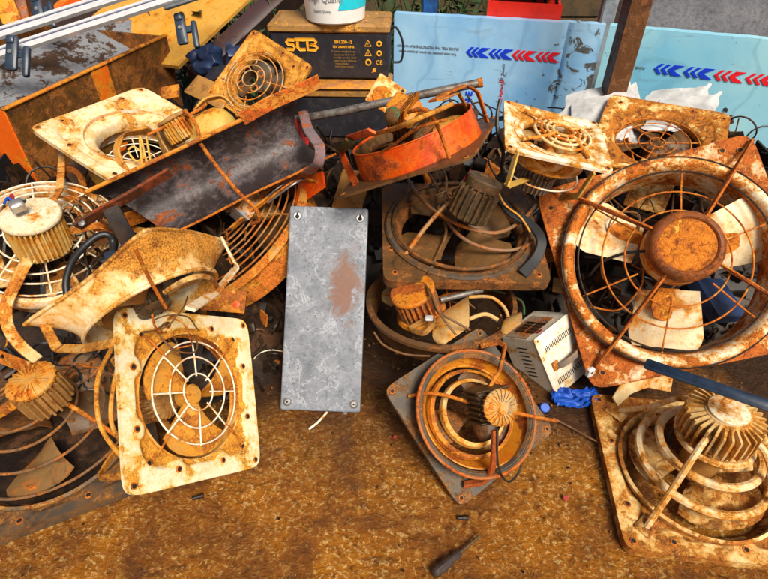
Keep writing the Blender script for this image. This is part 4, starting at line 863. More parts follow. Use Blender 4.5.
# ---- cream square fan, top left, with the motor fan lying in it
t, m, h = fan('exhaust_fan', 'K', 'cream square fan lying tilted before the rusty bin, top left')
plate(t, h, .66 * h, rust('cream_plate_top', (.82, .68, .44), .34, 9, r1=(.56, .22, .02), halo=(.70, .42, .12), dirt=.08), emboss=.014, neck=.05, lip=.014, bolts=[(-.9, .9), (-.55, .86), (.5, .86), (-.86, .3), (-.87, -.6), (.9, .9), (.86, -.3)], bosses=[(-.55, .84), (.5, .84), (-.84, .3), (-.84, -.55), (.84, -.3)], rec=.84, wear=.015)
mb = MB(); mb.lathe([(.70 * h, -.006), (.68 * h, -.05), (.645 * h, -.12), (.64 * h, -.12), (.66 * h, -.05)], 96, closed=True); mb.build('duct', rust('pale_duct', (.74, .62, .52), .34, 10, r1=(.62, .25, .03), dirt=.1), t)
mb = MB(); mb.lathe([(.88 * h, -.016), (.74 * h, -.07), (.735 * h, -.15), (.725 * h, -.15), (.73 * h, -.07), (.86 * h, -.02)], 96, closed=True); mb.build('outer_duct', M['yellow_smooth'], t)
guard(t, [.25 * h, .45 * h, .62 * h], -.12, .0022, M['white_wire'], 6, r_in=.1 * h)
t = thing('fan_motor', 'dusty motor with looped strap brackets lying in the cream fan opening', 'fan motor', Matrix.Translation(at(172, 136, 1.80)), group='loose fan motors')
m = t.matrix_world.copy(); W = lambda px, py, d: at(px, py, d) - m.translation
b0, b1 = W(187, 140, 1.80), W(168, 111, 1.76)
motor(t, b0, b1 - b0, .055, (b1 - b0).length * .75, 26, rust('yellow_motor', (.58, .35, .08), .36, 18, dirt=.25), M['motor_tan'], cap='flat')
tp = rust('tan_strap', (.56, .33, .10), .42, 12, r1=(.42, .18, .03), dirt=.25)
bar(t, [W(150, 129, 1.76), W(122, 135, 1.78), W(115, 150, 1.80), W(122, 166, 1.80), W(136, 182, 1.80)], .030, .008, (.8, -.3, .5), tp, r=.035)
bar(t, [W(194, 112, 1.78), W(205, 99, 1.80), W(222, 96, 1.84), W(233, 104, 1.86), W(238, 118, 1.86)], .028, .007, (.1, -.8, .6), tp, r=.03)
rod(t, [W(148, 135, 1.74), W(175, 122, 1.74), W(200, 109, 1.76), W(206, 104, 1.78)], .005, M['rust_wire'], 'rod')
rod(t, [W(184, 111, 1.72), W(192, 118, 1.70), W(198, 130, 1.69), W(199, 142, 1.69)], .006, M['rust_strap'], 'cage_wire')
rod(t, [W(146, 136, 1.78), W(150, 160, 1.80), W(147, 163, 1.80), W(140, 136, 1.78), W(142, 165, 1.80)], .004, M['yellow_smooth'], 'wire')
rod(t, [W(128, 150, 1.80), W(134, 147, 1.80), W(144, 156, 1.80), W(136, 161, 1.80), W(128, 152, 1.8)], .0035, M['yellow_smooth'], 'wire')
mb = MB(); q = toq(W(205, 128, 1.8) - W(160, 155, 1.8)); mb.lathe([(.001, .0), (.03, .004), (.075, .020), (.09, .034), (.088, .038), (.03, .010), (.001, .006)], 48, o=W(166, 158, 1.80), q=q); mb.build('backplate', M['tan'], t)
mb = MB(); mb.lathe([(.075, 0), (.075, .07), (.070, .10), (.055, .125), (.03, .138), (.001, .142)], 48, o=W(200, 140, 1.84), q=toq(W(226, 126, 1.82) - W(200, 140, 1.84))); mb.build('end_bell', M['yellow_smooth'], t)

# ---- yellow plate with coil grille, leaning on the battery
t, m, h = fan('exhaust_fan', 'L', 'yellow rusty square fan with curled wire grille leaning on the battery')
plate(t, h, .74 * h, M['yellow'], emboss=.006, neck=.02, lip=.012, bolts=CORN4 + [(.1, .88), (.85, .1), (.55, .75)], p=22, rec=.9, wear=.0)
duct(t, .73 * h, -.02, .70 * h, -.10, M['darkplate'])
guard(t, [.20 * h, .36 * h, .52 * h, .66 * h, .78 * h], .004, .0026, rust('grey_wire', (.45, .36, .22), .4, 18), 4, r_in=.42 * h, r_out=.92 * h, a0=.4, o=(-.04 * h, -.12 * h), dome=.03)
for k in range(4):
    a = R(60 + 90 * k); c = Vector((-.04 * h + .27 * h * math.cos(a), -.12 * h + .27 * h * math.sin(a), .03))
    mb = MB(); mb.tube([c + Vector((.085 * h * math.cos(a + s), .085 * h * math.sin(a + s), 0)) for s in [i * .5 for i in range(-5, 6)]], .0028, 7); mb.build('curl', M['rust_wire'], t)
for a in (30, 120, 210, 300): blade(t, a, .1 * h, .66 * h, 1.0, -.05, .05, M['darkplate'])
hub(t, .2 * h, -.08, -.03, M['darkplate'])
motor(t, (0, 0, -.19), (0, 0, 1), .045, .10, 18, M['motor_brown'], M['motor_brown'])

# ---- brown fan, centre
t, m, h = fan('exhaust_fan', 'M', 'grimy brown fan with upright dark motor in the middle of heap')
plate(t, h, .84 * h, M['brown'], neck=.03, lip=.03, bolts=[(-.86, -.84), (-.9, -.4), (.86, -.86), (.2, -.92)], p=16, warp=.008)
mb = MB(); mb.lathe([(.97 * h, .004), (.93 * h, -.005), (.86 * h, -.03), (.83 * h, -.075), (.82 * h, -.075), (.845 * h, -.025), (.90 * h, .012), (.95 * h, .012)], 112, closed=True); mb.build('mouth_ring', M['darkplate'], t)
mb = MB(); mb.ring(.86 * h, .006, .022, 96, 8, wob=.004); mb.build('ring_wire', M['brown'], t)
for a in (200, 290, 30, 110): blade(t, a, .16 * h, .78 * h, 1.25, -.02, .06, rust('brown_blade', (.13, .07, .025), .35, 8, r1=(.22, .09, .02), dirt=.3))
mt_, mb_ = on(m, 487, 176, .235), on(m, 466, 219, .10)
mo = motor(t, mb_, mt_ - mb_, .066, (mt_ - mb_).length * .78, 18, M['motor_brown'], M['motor_brown'], cap='disc')
rod(mo, [on(m, 470, 172, .22), on(m, 464, 180, .215), on(m, 468, 189, .20), on(m, 475, 187, .20)], .003, M['red'], 'wire')
rod(mo, [on(m, 470, 170, .24), on(m, 471, 178, .22), on(m, 475, 185, .205)], .003, M['red'], 'wire')
rod(t, [on(m, 405, 255, .006), on(m, 425, 228, .05), on(m, 446, 205, .10), on(m, 458, 198, .12)], .007, rust('tan_arm', (.34, .18, .06), .4, 12), sm=4)
for pts in ([(408, 180, .03), (420, 198, .05), (436, 212, .07), (462, 226, .08), (495, 233, .07), (520, 222, .05), (536, 205, .03)], [(440, 212, .05), (460, 236, .04), (485, 248, .03), (512, 250, .02), (532, 243, .01)]): rod(t, [on(m, *p) for p in pts], .006, rust('brown_wire_ring', (.22, .13, .07), .4, 14), 'guard_wire')
mb = MB(); mb.strap(curve([on(m, 498, 195, .10), on(m, 510, 212, .09), on(m, 530, 224, .07), on(m, 541, 240, .05), on(m, 536, 258, .02), on(m, 522, 274, .006)], 6), .034, .010, inv @ Vector((1, 0, .3))); mb.build('cable_band', M['cable'], t)
rod(t, [on(m, 497, 190, .16), on(m, 505, 205, .11), on(m, 520, 217, .09), on(m, 530, 232, .07)], .0035, M['yellow'], 'wire')
for pts in ([(412, 182, .03), (412, 190, .05), (422, 200, .06), (430, 206, .06)], [(441, 168, .04), (446, 178, .05), (445, 196, .06), (441, 208, .05), (446, 232, .03), (437, 255, .01), (428, 274, .006)], [(428, 172, .04), (436, 186, .05), (440, 194, .05)]): rod(t, [on(m, *p) for p in pts], .005, M['brown_cable'], 'wire')

# ---- left fan with the big cream motor
t, m, h = fan('exhaust_fan', 'N', 'fan at left edge with big cream finned motor, white top and wire rings')
mb = MB(); pr = [(1.0, 0), (1.01, .02), (.98, .034), (.93, .036), (.88, .02), (.86, -.02), (.85, -.09), (.86, -.09), (.88, -.02), (.95, .0)]
mb.lathe([(r * h, z) for r, z in pr], 112, closed=True); mb.build('mouth_ring', rust('white_orange_ring', (.80, .68, .48), .45, 10, r1=(.62, .19, .012), dirt=.1), t)
for a in (20, 110, 200, 290): blade(t, a, .2 * h, .84 * h, 1.0, -.03, .06, M['cream_dirty'])
hub(t, .25 * h, -.05, .06, M['motor_tan'])
mtp, mbs = on(m, 28, 211, .24), on(m, 46, 249, .095)
guard(t, [.40 * h, .52 * h, .66 * h, .80 * h, .94 * h], .045, .003, rust('white_guard_wire', (.82, .76, .62), .24, 14, dirt=.12), 8, r_in=.3 * h, dome=.05, a0=.2)
motor(t, mbs, mtp - mbs, .083, (mtp - mbs).length * .86, 34, M['motor_cream'], M['cap_white'], cap='flat', fin_h=.016)
jb = MB(); jb.box(on(m, 17, 206, .275), (.038, .03, .034), Quaternion((0, 0, 1), .5).to_matrix(), bev=.004); jb.build('junction_box', M['steel'], t)
for (x, y), k in (((8, 198), 'blue'), ((12, 195), 'red'), ((25, 200), 'cable')): rod(t, [on(m, 14, 203, .28), on(m, x, y, .285), on(m, x - 4, y + 6, .27)], .004, M[k], 'wire')
wb = rust('cream_orange_arm', (.72, .52, .24), .46, 12, r1=(.58, .18, .015), dirt=.2)
bar(t, [on(m, 36, 253, .13), on(m, 26, 262, .13), on(m, 16, 283, .09), on(m, 5, 305, .06), on(m, 7, 328, .05), on(m, 20, 346, .04), on(m, 38, 360, .03)], .032, .010, inv @ Vector((1, 0, .1)), wb, 'arm', r=.04)
bar(t, [on(m, 68, 232, .14), on(m, 95, 226, .10), on(m, 125, 227, .06), on(m, 148, 232, .03)], .022, .008, (0, .7, .7), wb, 'arm')
bar(t, [on(m, 53, 200, .20), on(m, 60, 190, .15), on(m, 62, 160, .08), on(m, 60, 145, .06)], .024, .008, (1, 0, .2), wb, 'arm')
bar(t, [on(m, 60, 182, .06), on(m, 68, 168, .08), on(m, 78, 172, .08), on(m, 84, 186, .04)], .022, .007, (.3, .3, 1), M['orange_brown'], 'arm', r=.03)
t = thing('power_cable', 'thick black cable looping over the wire rings at left', 'cable'); 
mb = MB(); mb.tube(curve([at(68, 300, 1.62), at(66, 282, 1.62), at(72, 262, 1.62), at(84, 247, 1.62), at(98, 236, 1.63), at(108, 235, 1.64), at(113, 243, 1.65), at(111, 258, 1.62)], 7), .0105, 10); mb.build('sheath', M['cable'], t)
mb = MB(); mb.lathe([(.017, -.02), (.017, .02)], 16, o=at(111, 259, 1.615), q=toq((0, .2, 1)), cap=True); mb.build('plug', M['clip'], t)
t = thing('steel_bar', 'dark rusty flat bar with a bolted end crossing the upper left', 'bar')
mb = MB(); mb.strap([at(77, 227, 1.60), at(100, 212, 1.60), at(130, 196, 1.61), at(170, 172, 1.64)], .040, .010, (0, -.5, .85)); mb.build('flat', rust('dark_bar', (.07, .03, .015), .45, 14, r1=(.25, .05, .012), dirt=.3), t)
mb = MB(); mb.lathe([(.010, 0), (.010, .008), (.001, .010)], 8, o=at(83, 224, 1.590), q=toq((0, -.6, .8))); mb.build('bolt', M['steel'], t)
mb = MB(); mb.strap([at(110, 207, 1.605), at(120, 226, 1.60), at(132, 246, 1.57)], .050, .008, (1, .2, 0)); mb.build('hanging_plate', M['scrap'], t)

# ---- funnel-shaped cream housing seen from its back
t, m, h = fan('exhaust_fan', 'O', 'curved cream and orange funnel housing standing on edge with strap legs, left')
mb = MB(); n = 160; lo = []; A = [2 * PI * i / n for i in range(n)]
def sq(a, k, p): c, s_ = abs(math.cos(a)), abs(math.sin(a)); return k / (c ** p + s_ ** p) ** (1 / p)
for j in range(19):
    u = j / 18; e = u ** .65; r_ = lambda a: sq(a, h, 16) * (1 - sstep(0, 1, e)) + .90 * h * sstep(0, 1, e)
    lo.append([(r_(a) * math.cos(a), r_(a) * math.sin(a), .006 + .085 * u + .010 * (1 - u) * math.cos(2 * a)) for a in A])
ins = [[(x * .985, y * .985, z + .0) for x, y, z in l] for l in reversed(lo)]
mb.loft(lo + ins, cv=True); mb.ring(.90 * h, .005, .091, 96, 7)
for i in range(4):
    P = [(sq(R(45 + 90 * i) + R(90) * k / 12, h, 16) * math.cos(R(45 + 90 * i) + R(90) * k / 12), sq(R(45 + 90 * i) + R(90) * k / 12, h, 16) * math.sin(R(45 + 90 * i) + R(90) * k / 12), .006 + .012 * math.cos(2 * (R(45 + 90 * i) + R(90) * k / 12))) for k in range(13)]
    mb.tube(P, .0045, 7)
mb.build('housing', rust('orange_cream_housing', (.80, .64, .38), .50, 6, r1=(.58, .24, .025), r2=(.34, .11, .012), halo=(.68, .36, .08), dirt=.12, rough=.35), t)
inv = m.to_3x3().inverted(); oc = rust('ochre_strap', (.66, .46, .18), .48, 14, r1=(.50, .19, .02), dirt=.2)
bar(t, [on(m, 222, 238, .01), on(m, 237, 267, .10), on(m, 216, 292, .16), on(m, 190, 309, .20)], .024, .007, inv @ Vector((.3, -.8, .3)), rust('white_strap', (.80, .70, .50), .35, 14, dirt=.15), 'leg')
bar(t, [on(m, 42, 320, .01), on(m, 57, 348, .10), on(m, 80, 349, .15), on(m, 112, 343, .20)], .022, .007, inv @ Vector((.2, -.9, .2)), oc, 'leg')
rod(t, [on(m, 135, 248, .05), on(m, 150, 280, .09), on(m, 166, 308, .14)], .004, M['rust_strap'], 'tie_rod')
rod(t, [on(m, 165, 292, .12), on(m, 185, 280, .14), on(m, 203, 276, .15), on(m, 214, 281, .15), on(m, 219, 292, .14)], .006, M['cream_dirty'], 'cage_wire')
for a in (30, 150, 270): blade(t, a, .1 * h, .70 * h, 1.0, .06, .04, M['tan'])
motor(t, (0, 0, .02), (0, 0, 1), .045, .07, 18, M['motor_brown'], M['motor_brown'])

# ---- dark fan flat on the ground, bottom left
Pm = Matrix.Translation((-.988, .94, .035)) @ Matrix.Rotation(R(25.6), 4, 'Z')
t, m, _ = fan('exhaust_fan', 'P', 'dark sooty fan flat on the ground at bottom left corner', Pm); h = .278
plate(t, h, .82 * h, M['darkplate'], emboss=.008, neck=.03, lip=.032, bolts=[(.88, -.86), (.9, .3), (-.3, -.9), (.3, -.9), (-.8, -.88), (.88, .86)], bosses=[(.3, -.86), (-.3, -.86), (.86, .3)], rec=.88, p=14)
mb = MB(); mb.lathe([(.85 * h, .0), (.86 * h, .014), (.83 * h, .018), (.80 * h, .008), (.785 * h, -.03), (.80 * h, -.03)], 96, closed=True); mb.build('mouth_ring', rust('sooty_ring', (.10, .07, .04), .42, 10, r1=(.40, .18, .03), dirt=.4), t)
mtp, mbs = on(m, 27, 377, .27), on(m, 52, 402, .15)
gw = rust('brown_guard_wire', (.14, .09, .05), .42, 16, r1=(.36, .13, .02), dirt=.45)
mb = MB(); mb.lathe([(.79 * h, -.020), (.001, -.022)], 64); mb.lathe([(.79 * h, -.026), (.001, -.028)], 64); mb.build('added_dark_disc', M['scrap'], t)  # added dark disc, stands in for the shade inside the fan opening
for r, z in ((.84, .03), (.66, .08), (.48, .12), (.34, .15)):
    mb = MB(); mb.ring(r * h, .0042, z, 72, 8, (-.03 * z / .12, .02), wob=.008); mb.build('guard_ring', gw, t)
motor(t, mbs, mtp - mbs, .068, (mtp - mbs).length * .80, 22, rust('tan_fin_motor', (.36, .19, .06), .36, 18, r1=(.34, .14, .025), dirt=.4), rust('orange_tan_cap', (.56, .30, .08), .40, 20, dirt=.2))
rod(t, [on(m, 57, 398, .17), on(m, 78, 410, .12), on(m, 100, 424, .06), on(m, 118, 437, .01)], .0065, M['rust_strap'])
bar(t, [on(m, 22, 398, .20), on(m, 4, 410, .15), on(m, -14, 420, .08)], .030, .010, (0, .3, 1), M['orange_brown'], 'arm')
for a in (250, 20, 130): blade(t, a, .16 * h, .74 * h, 1.1, .02, .06, M['brown'] if a != 250 else rust('dusty_blade', (.22, .13, .05), .35, 10, dirt=.4))
mb = MB(); mb.lathe([(.001, .10), (.045, .10), (.075, .085), (.10, .05), (.11, .02)], 40, o=on(m, 82, 386, -.02)); mb.build('gear_cover', rust('dusty_cover', (.22, .15, .09), .35, 12, dirt=.4), t)
for k in range(4):
    a = R(90 * k + 20); c = on(m, 82, 386, .085); mb = MB(); mb.lathe([(.012, -.006), (.012, .006), (.001, .008)], 10, o=c + Vector((.055 * math.cos(a), .055 * math.sin(a), -.01))); mb.build('cover_bolt', M['motor_brown'], t)
bar(t, [on(m, -12, 352, .10), on(m, 24, 366, .12), on(m, 52, 378, .13)], .045, .006, (.0, .6, .8), M['cream_heavy'], 'bracket')

# ---- rust-orange ring with a coil guard behind the lid
t, m, h = fan('exhaust_fan', 'R', 'orange rusty ring fan with dense coil guard left of the grey tray')
mb = MB(); mb.lathe([(1.0 * h, 0), (1.0 * h, .012), (.93 * h, .02), (.90 * h, .012), (.88 * h, -.10), (.89 * h, -.10), (.93 * h, 0)], 112, closed=True); mb.build('mouth_ring', rust('orange_scraped_ring', (.62, .34, .14), .55, 8, r1=(.60, .16, .012), dirt=.3), t)
guard(t, [(.22 + .083 * k) * h for k in range(9)], .02, .0032, rust('tan_coil', (.34, .20, .08), .5, 16, dirt=.4), 6, r_in=.2 * h, dome=.06, wob=.003)
for a in (60, 180, 300): blade(t, a, .15 * h, .85 * h, 1.1, -.04, .05, M['brown'])
inv = m.to_3x3().inverted(); mb = MB(); c = on(m, 244, 204, .12)
mb.box(c, (.105, .085, .08), Quaternion((0, 0, 1), .4).to_matrix(), bev=.01); mb.build('motor', rust('scraped_grey_motor', (.40, .46, .54), .36, 16, r1=(.36, .13, .02), r2=(.05, .04, .035), dirt=.5), t)
mb = MB(); mb.lathe([(.001, 0), (.05, 0), (.07, .012), (.078, .03), (.074, .03), (.001, .02)], 40, o=on(m, 256, 214, .05), q=toq((.8, -.3, .6))); mb.build('motor_cap', M['tan'], t)
bar(t, [on(m, 303, 112, .20), on(m, 308, 130, .20), on(m, 321, 148, .18), on(m, 319, 164, .15), on(m, 298, 180, .06)], .032, .009, inv @ Vector((.9, -.2, .1)), rust('purplish_strap', (.20, .17, .20), .36, 12, r1=(.42, .10, .012), dirt=.4), 'bracket', r=.04)
bar(t, [on(m, 232, 228, .10), on(m, 262, 203, .10), on(m, 296, 178, .05), on(m, 322, 184, .0)], .024, .008, inv @ Vector((0, -.5, .8)), M['orange_brown'], 'arm')
for k in range(4): rod(t, [on(m, 244 + 8 * k, 215 - 4 * k, .09), on(m, 270 + 8 * k, 190 - 2 * k, .10), on(m, 296 + 3 * k, 176 + k, .06)], .0035, M['steel'] if k % 2 else M['rust_wire'], 'cage_wire')
mb = MB(); P = [on(m, 300, 182, .02), on(m, 323, 172, .03), on(m, 325, 186, .0), on(m, 296, 206, .0)]; nrm = Vector((0, 0, .006)); mb.loft([[p - nrm for p in P], [p + nrm for p in P]], cap=True); mb.build('corner_plate', M['orange'], t)

# ---- small fan with cream blades low in the middle
t, m, h = fan('exhaust_fan', 'S', 'low fan with tan blades between the grey tray and white box')
mb = MB(); mb.lathe([(1.0 * h, .0), (1.0 * h, .012), (.94 * h, .018), (.90 * h, .004), (.87 * h, -.07), (.88 * h, -.07), (.95 * h, -.01)], 96, closed=True); mb.build('mouth_ring', M['brown'], t)
tb = rust('tan_blade', (.62, .40, .16), .25, 8, r1=(.45, .20, .03), dirt=.2)
def free_blade(P, bulge):
    a, b_, c, d = [on(m, *p) for p in P]; mb = MB(); lo = []
    for i in range(9):
        u = i / 8; row = []
        for j in range(9):
            v_ = j / 8; rnd = 1 - .35 * (abs(2 * v_ - 1) ** 3) * u; p = a.lerp(b_, v_).lerp(d.lerp(c, v_), u * rnd); p += Vector((0, 0, bulge * math.sin(PI * v_))); row.append(p)
        lo.append(row + [p - Vector((.002, .002, .004)) for p in reversed(row)])
    mb.loft(lo, cap=True); return mb.build('blade', tb, t, 50)
free_blade([(468, 296, .12), (469, 326, .10), (432, 352, .02), (434, 318, .06)], .02)
free_blade([(520, 312, .10), (522, 322, .09), (500, 338, .03), (504, 318, .06)], .015)
blade(t, 160, .15 * h, .8 * h, 1.0, .0, .05, tb)
rod(t, [on(m, 469, 297, .12), on(m, 490, 297, .13), on(m, 503, 306, .12), on(m, 508, 316, .11)], .005, tb, 'blade_rim'); rod(t, [on(m, 469, 319, .10), on(m, 485, 314, .11), on(m, 498, 320, .10)], .006, tb, 'blade_rim')
b0, b1 = on(m, 421, 312, .04), on(m, 410, 286, .15)
motor(t, b0, b1 - b0, .068, (b1 - b0).length * .8, 24, rust('orange_fin_motor', (.30, .16, .08), .45, 18, r1=(.55, .15, .012), dirt=.3), rust('dull_orange_cap', (.50, .10, .012), .5, 14, r1=(.40, .09, .006), dirt=.3), cap='flat')
mb = MB(); mb.lathe([(.075, 0), (.080, .012), (.072, .022), (.05, .022), (.05, 0)], 48, o=b0 - (b1 - b0) * .1, q=toq(b1 - b0), closed=True); mb.build('motor_flange', M['orange_brown'], t)
bar(t, [on(m, 410, 328, .04), on(m, 428, 318, .08), on(m, 436, 322, .08), on(m, 424, 334, .05), on(m, 412, 330, .03)], .016, .007, (0, .3, 1), M['tan'], 'bracket')
mb = MB(); mb.box(on(m, 429, 318, .092), (.022, .022, .008), bev=.002); mb.build('nut_plate', M['pvc'], t)
for pts in ([(420, 276, .12), (428, 290, .16), (436, 310, .14), (452, 320, .13), (470, 330, .10)], [(424, 278, .12), (432, 296, .16), (440, 314, .14), (456, 335, .10)], [(374, 332, .0), (384, 345, -.02), (405, 354, -.03), (430, 356, -.03)]): rod(t, [on(m, *p) for p in pts], .0035, M['brown_cable'], 'wire')
mb = MB(); mb.tube([on(m, 440, 300, .10), on(m, 482, 290, .10)], .009, 10); mb.build('shaft', M['pipe'], t)

# ---- sooty half-round duct across the upper left, and the pipe over it
p0, p1 = at(138, 211, 1.645), at(316, 126, 1.72); ax = (p1 - p0); Lj = ax.length; ax.normalize(); vw = (CAMP - (p0 + p1) / 2).normalized(); nn = (vw - ax * vw.dot(ax)).normalized()
m = frame(p0, ax, nn); t = thing('curved_duct', 'sooty dark half-round sheet duct with an orange lip, upper left', 'duct', m)
mb = MB(); Rj = .106; lo = []; ni, nj = 30, 28
for i in range(ni + 1):
    x = Lj * i / ni - .05 * 0; row = []
    for j in range(nj + 1):
        f = R(-86 + 172 * j / nj); k = 1 + .035 * mnoise.noise(Vector((x * 5, j * .2, 0)))
        xe = x - (.10 * (1 - i / ni)) * (1 - j / nj) * 0 + (i / ni) * (-.05 + .07 * abs(2 * j / nj - 1) ** 2) - (1 - i / ni) * (.16 * (j / nj - .35))
        row.append(Vector((xe, Rj * k * math.sin(f), -Rj * k * math.cos(f) + Rj * .12)))
    lo.append(row + [p - Vector((0, 0, .005)) for p in reversed(row)])
mb.loft(lo, cap=True); mb.build('trough', M['duct_dark'], t, 60)
mb = MB(); mb.tube([r_[nj] + Vector((0, .004, .002)) for r_ in lo], .0065, 8); mb.build('upper_lip', M['orange_brown'], t)
mb = MB(); mb.tube([r_[0] for r_ in lo], .004, 8); mb.build('lower_lip', M['rust_strap'], t)
mb = MB(); mb.strap([lo[21][nj] + Vector((0, .006, .01)), lo[25][nj] + Vector((.0, .012, .012)), lo[30][nj] + Vector((0, .010, .010)), lo[30][nj] + Vector((.05, .01, .01))], .045, .006, (0, 1, .6)); mb.build('lip_plate', rust('orange_lip_plate', (.62, .26, .10), .5, 12, r1=(.62, .12, .008), dirt=.2), t)
W2 = lambda px, py, d: m.inverted() @ at(px, py, d)
rod(t, [W2(200, 143, 1.66), W2(218, 168, 1.60), W2(240, 194, 1.57), W2(255, 208, 1.57), W2(259, 220, 1.60), W2(252, 224, 1.63)], .006, M['rust_strap'], 'strap_wire')
t = thing('steel_pipe', 'long dull grey pipe lying across the top of the heap', 'pipe')
mb = MB(); mb.tube([at(282, 122, 1.86), at(340, 112, 1.80), at(400, 99, 1.76), at(481, 82.5, 1.72)], .0135, 16); mb.build('tube', M['pipe'], t)
mb = MB(); mb.tube([at(478, 83.1, 1.7215), at(482.5, 82.2, 1.719)], .0150, 16); mb.build('end_collar', M['rust_strap'], t)

# ---- white ventilated box
t = thing('power_supply', 'beige ventilated metal box with rust and a strap handle', 'box', pose('F')); m = pose('F'); h = POSES['F']['half']; x, y, L = .62 * h, .75 * h, 1.1 * h
mb = MB(); mb.box((0, 0, -L / 2), (2 * x - .004, 2 * y - .004, L - .004), bev=.004); mb.build('case', [M['box_paint']], t)
mb = MB(); mb.box((0, 0, -.002), (2 * x, 2 * y, .008), bev=.003); mb.build('front_panel', M['box_paint'], t)
def slots(name, pts, d):
    mb = MB()
    for c in pts: mb.box(c, d)
    return mb.build(name, M['dark'], t)
slots('vent_slots', [(-.68 * x + 1.36 * x * k / 17, .52 * y + .0, .0022) for k in range(18)], (.0032, .020, .001)); slots('vent_slots', [(-.68 * x + 1.36 * x * k / 17, -.62 * y, .0022) for k in range(18)], (.0032, .020, .001))
slots('side_slots', [(-x + .0012, .62 * y - .0155 * k, -.45 * L) for k in range(8)], (.0018, .0035, .042))
mb = MB(); mb.strap(curve([(-.52 * x, -.12 * y, .004), (-.36 * x, -.11 * y, .024), (.1 * x, -.09 * y, .032), (.5 * x, -.07 * y, .026), (.66 * x, -.06 * y, .004)], 6), .020, .007, (0, 1, 0)); mb.build('handle', M['handle'], t)
for xx in (-.56 * x, .68 * x): mb = MB(); mb.box((xx, -.09 * y, .006), (.026, .030, .010), bev=.002); mb.build('handle_mount', M['orange_brown'], t)
for sx in (-1, 1):
    for sy in (-1, 1): mb = MB(); mb.lathe([(.0045, .0018), (.004, .004), (.001, .0045)], 10, o=(sx * .88 * x, sy * .90 * y, 0)); mb.build('screw', M['rust_strap'], t)
mb = MB(); mb.box((-.02, y - .0012, -.52 * L), (1.5 * x, .0016, .62 * L)); mb.build('top_sticker', rust('grimy_top', (.40, .33, .24), .3, 10, dirt=.5, grime=(.10, .07, .045)), t)
mb = MB()
for k in range(8): mb.box((-.55 * x + (k % 4) * .018, y + .0004, -.62 * L + (k // 4) * .05), (.014, .0014, .04))
mb.build('top_vents', M['scrap'], t); mb = MB(); mb.box((-.45 * x, y + .0008, -.12 * L), (.022, .0016, .010)); mb.build('red_mark', M['red'], t)

# ---- loose things
beam('flat_bar', 'dark blue flat bar lying over the cream fan at front right', 'bar', at(645, 363, 1.40), at(778, 409, 1.24), .030, .012, M['bluebar'], up=(0, -.4, .9))
def sack():
    mt = M['bag']
    def sheet_(name, label, pts, d0, seed):
        mb = MB(); n = 46; a, b_, c, e = [at(*p) for p in pts]; lo = []
        for j in range(n + 1):
            v_ = j / n; row = []
            for i in range(n + 1):
                u = i / n; p = a.lerp(b_, u).lerp(e.lerp(c, u), v_); s = Vector((u * 3.2 + seed, v_ * 2.4, seed))
                f = mnoise.noise(s) * .45 + abs(mnoise.noise(s * 1.7)) * .5 + abs(mnoise.noise(s * 3.6)) * .16
                p = p + Vector((mnoise.noise(s * 1.3 + Vector((9, 0, 0))) * .02, -.05 * f - .09 * math.sin(PI * u) * math.sin(PI * min(1, v_ * .8 + .1)), mnoise.noise(s * .8 + Vector((0, 9, 0))) * .018)); row.append(p)
            lo.append(row)
        mb.loft(lo, cu=False); mb.loft([[p + Vector((0, .10, 0)) for p in l] for l in lo], cu=False); o = mb.build(name, mt, smooth=70); tag(o, label, 'sack')
    sheet_('plastic_sack', 'crumpled white sack slumped behind the small whitish fan', [(572, 104, 2.42), (636, 80, 2.42), (650, 140, 2.28), (552, 150, 2.28)], 2, 2.0)
    sheet_('plastic_sack', 'strip of white sack sticking up behind the ochre plate', [(660, 98, 2.38), (722, 90, 2.34), (708, 124, 2.25), (640, 130, 2.25)], 2, 7.0)
sack()
def rag():
    mb = MB(); n = 30; lo = []; o0 = gnd(577, 394, .03)
    for j in range(n + 1):
        row = []
        for i in range(n + 1):
            u, v_ = i / n - .5, j / n - .5; s = Vector((u * 4, v_ * 4, 2)); row.append(o0 + Vector((u * .15 + mnoise.noise(s * .8) * .02, v_ * .075 + mnoise.noise(s * .8 + Vector((5, 0, 0))) * .02, abs(mnoise.noise(s * 1.5)) * .035 + mnoise.noise(s * 3) * .005 - .016)))
        lo.append(row)
    mb.loft(lo, cu=False); mb.loft([[p - Vector((0, 0, .003)) for p in l] for l in lo], cu=False); tag(mb.build('plastic_bag', M['blue'], smooth=50), 'crumpled bright blue plastic bag under the beige box', 'bag')
rag()
def cap(px, py, r, mat, label):
    t = thing('bottle_cap', label, 'cap', Matrix.Translation(gnd(px, py, .004)) @ Matrix.Rotation(.5, 4, 'X')); mb = MB(); mb.lathe([(r, 0), (r, r * .7), (r * .9, r * .85), (.0005, r * .85)], 28)
    mb.build('shell', mat, t); mb = MB()
    for k in range(24): a = 2 * PI * k / 24; mb.box((r * math.cos(a), r * math.sin(a), r * .35), (.0015, .0015, r * .6), Matrix.Rotation(a, 3, 'Z'))
    mb.build('grip', mat, t)
cap(544, 408, .015, M['blue'], 'round blue cap on the ground beside the grey diamond fan'); cap(565, 498, .0065, M['red'], 'small red cap on the open ground right of the diamond fan'); cap(395, 437, .005, M['red'], 'tiny red cap on the ground left of the diamond fan')
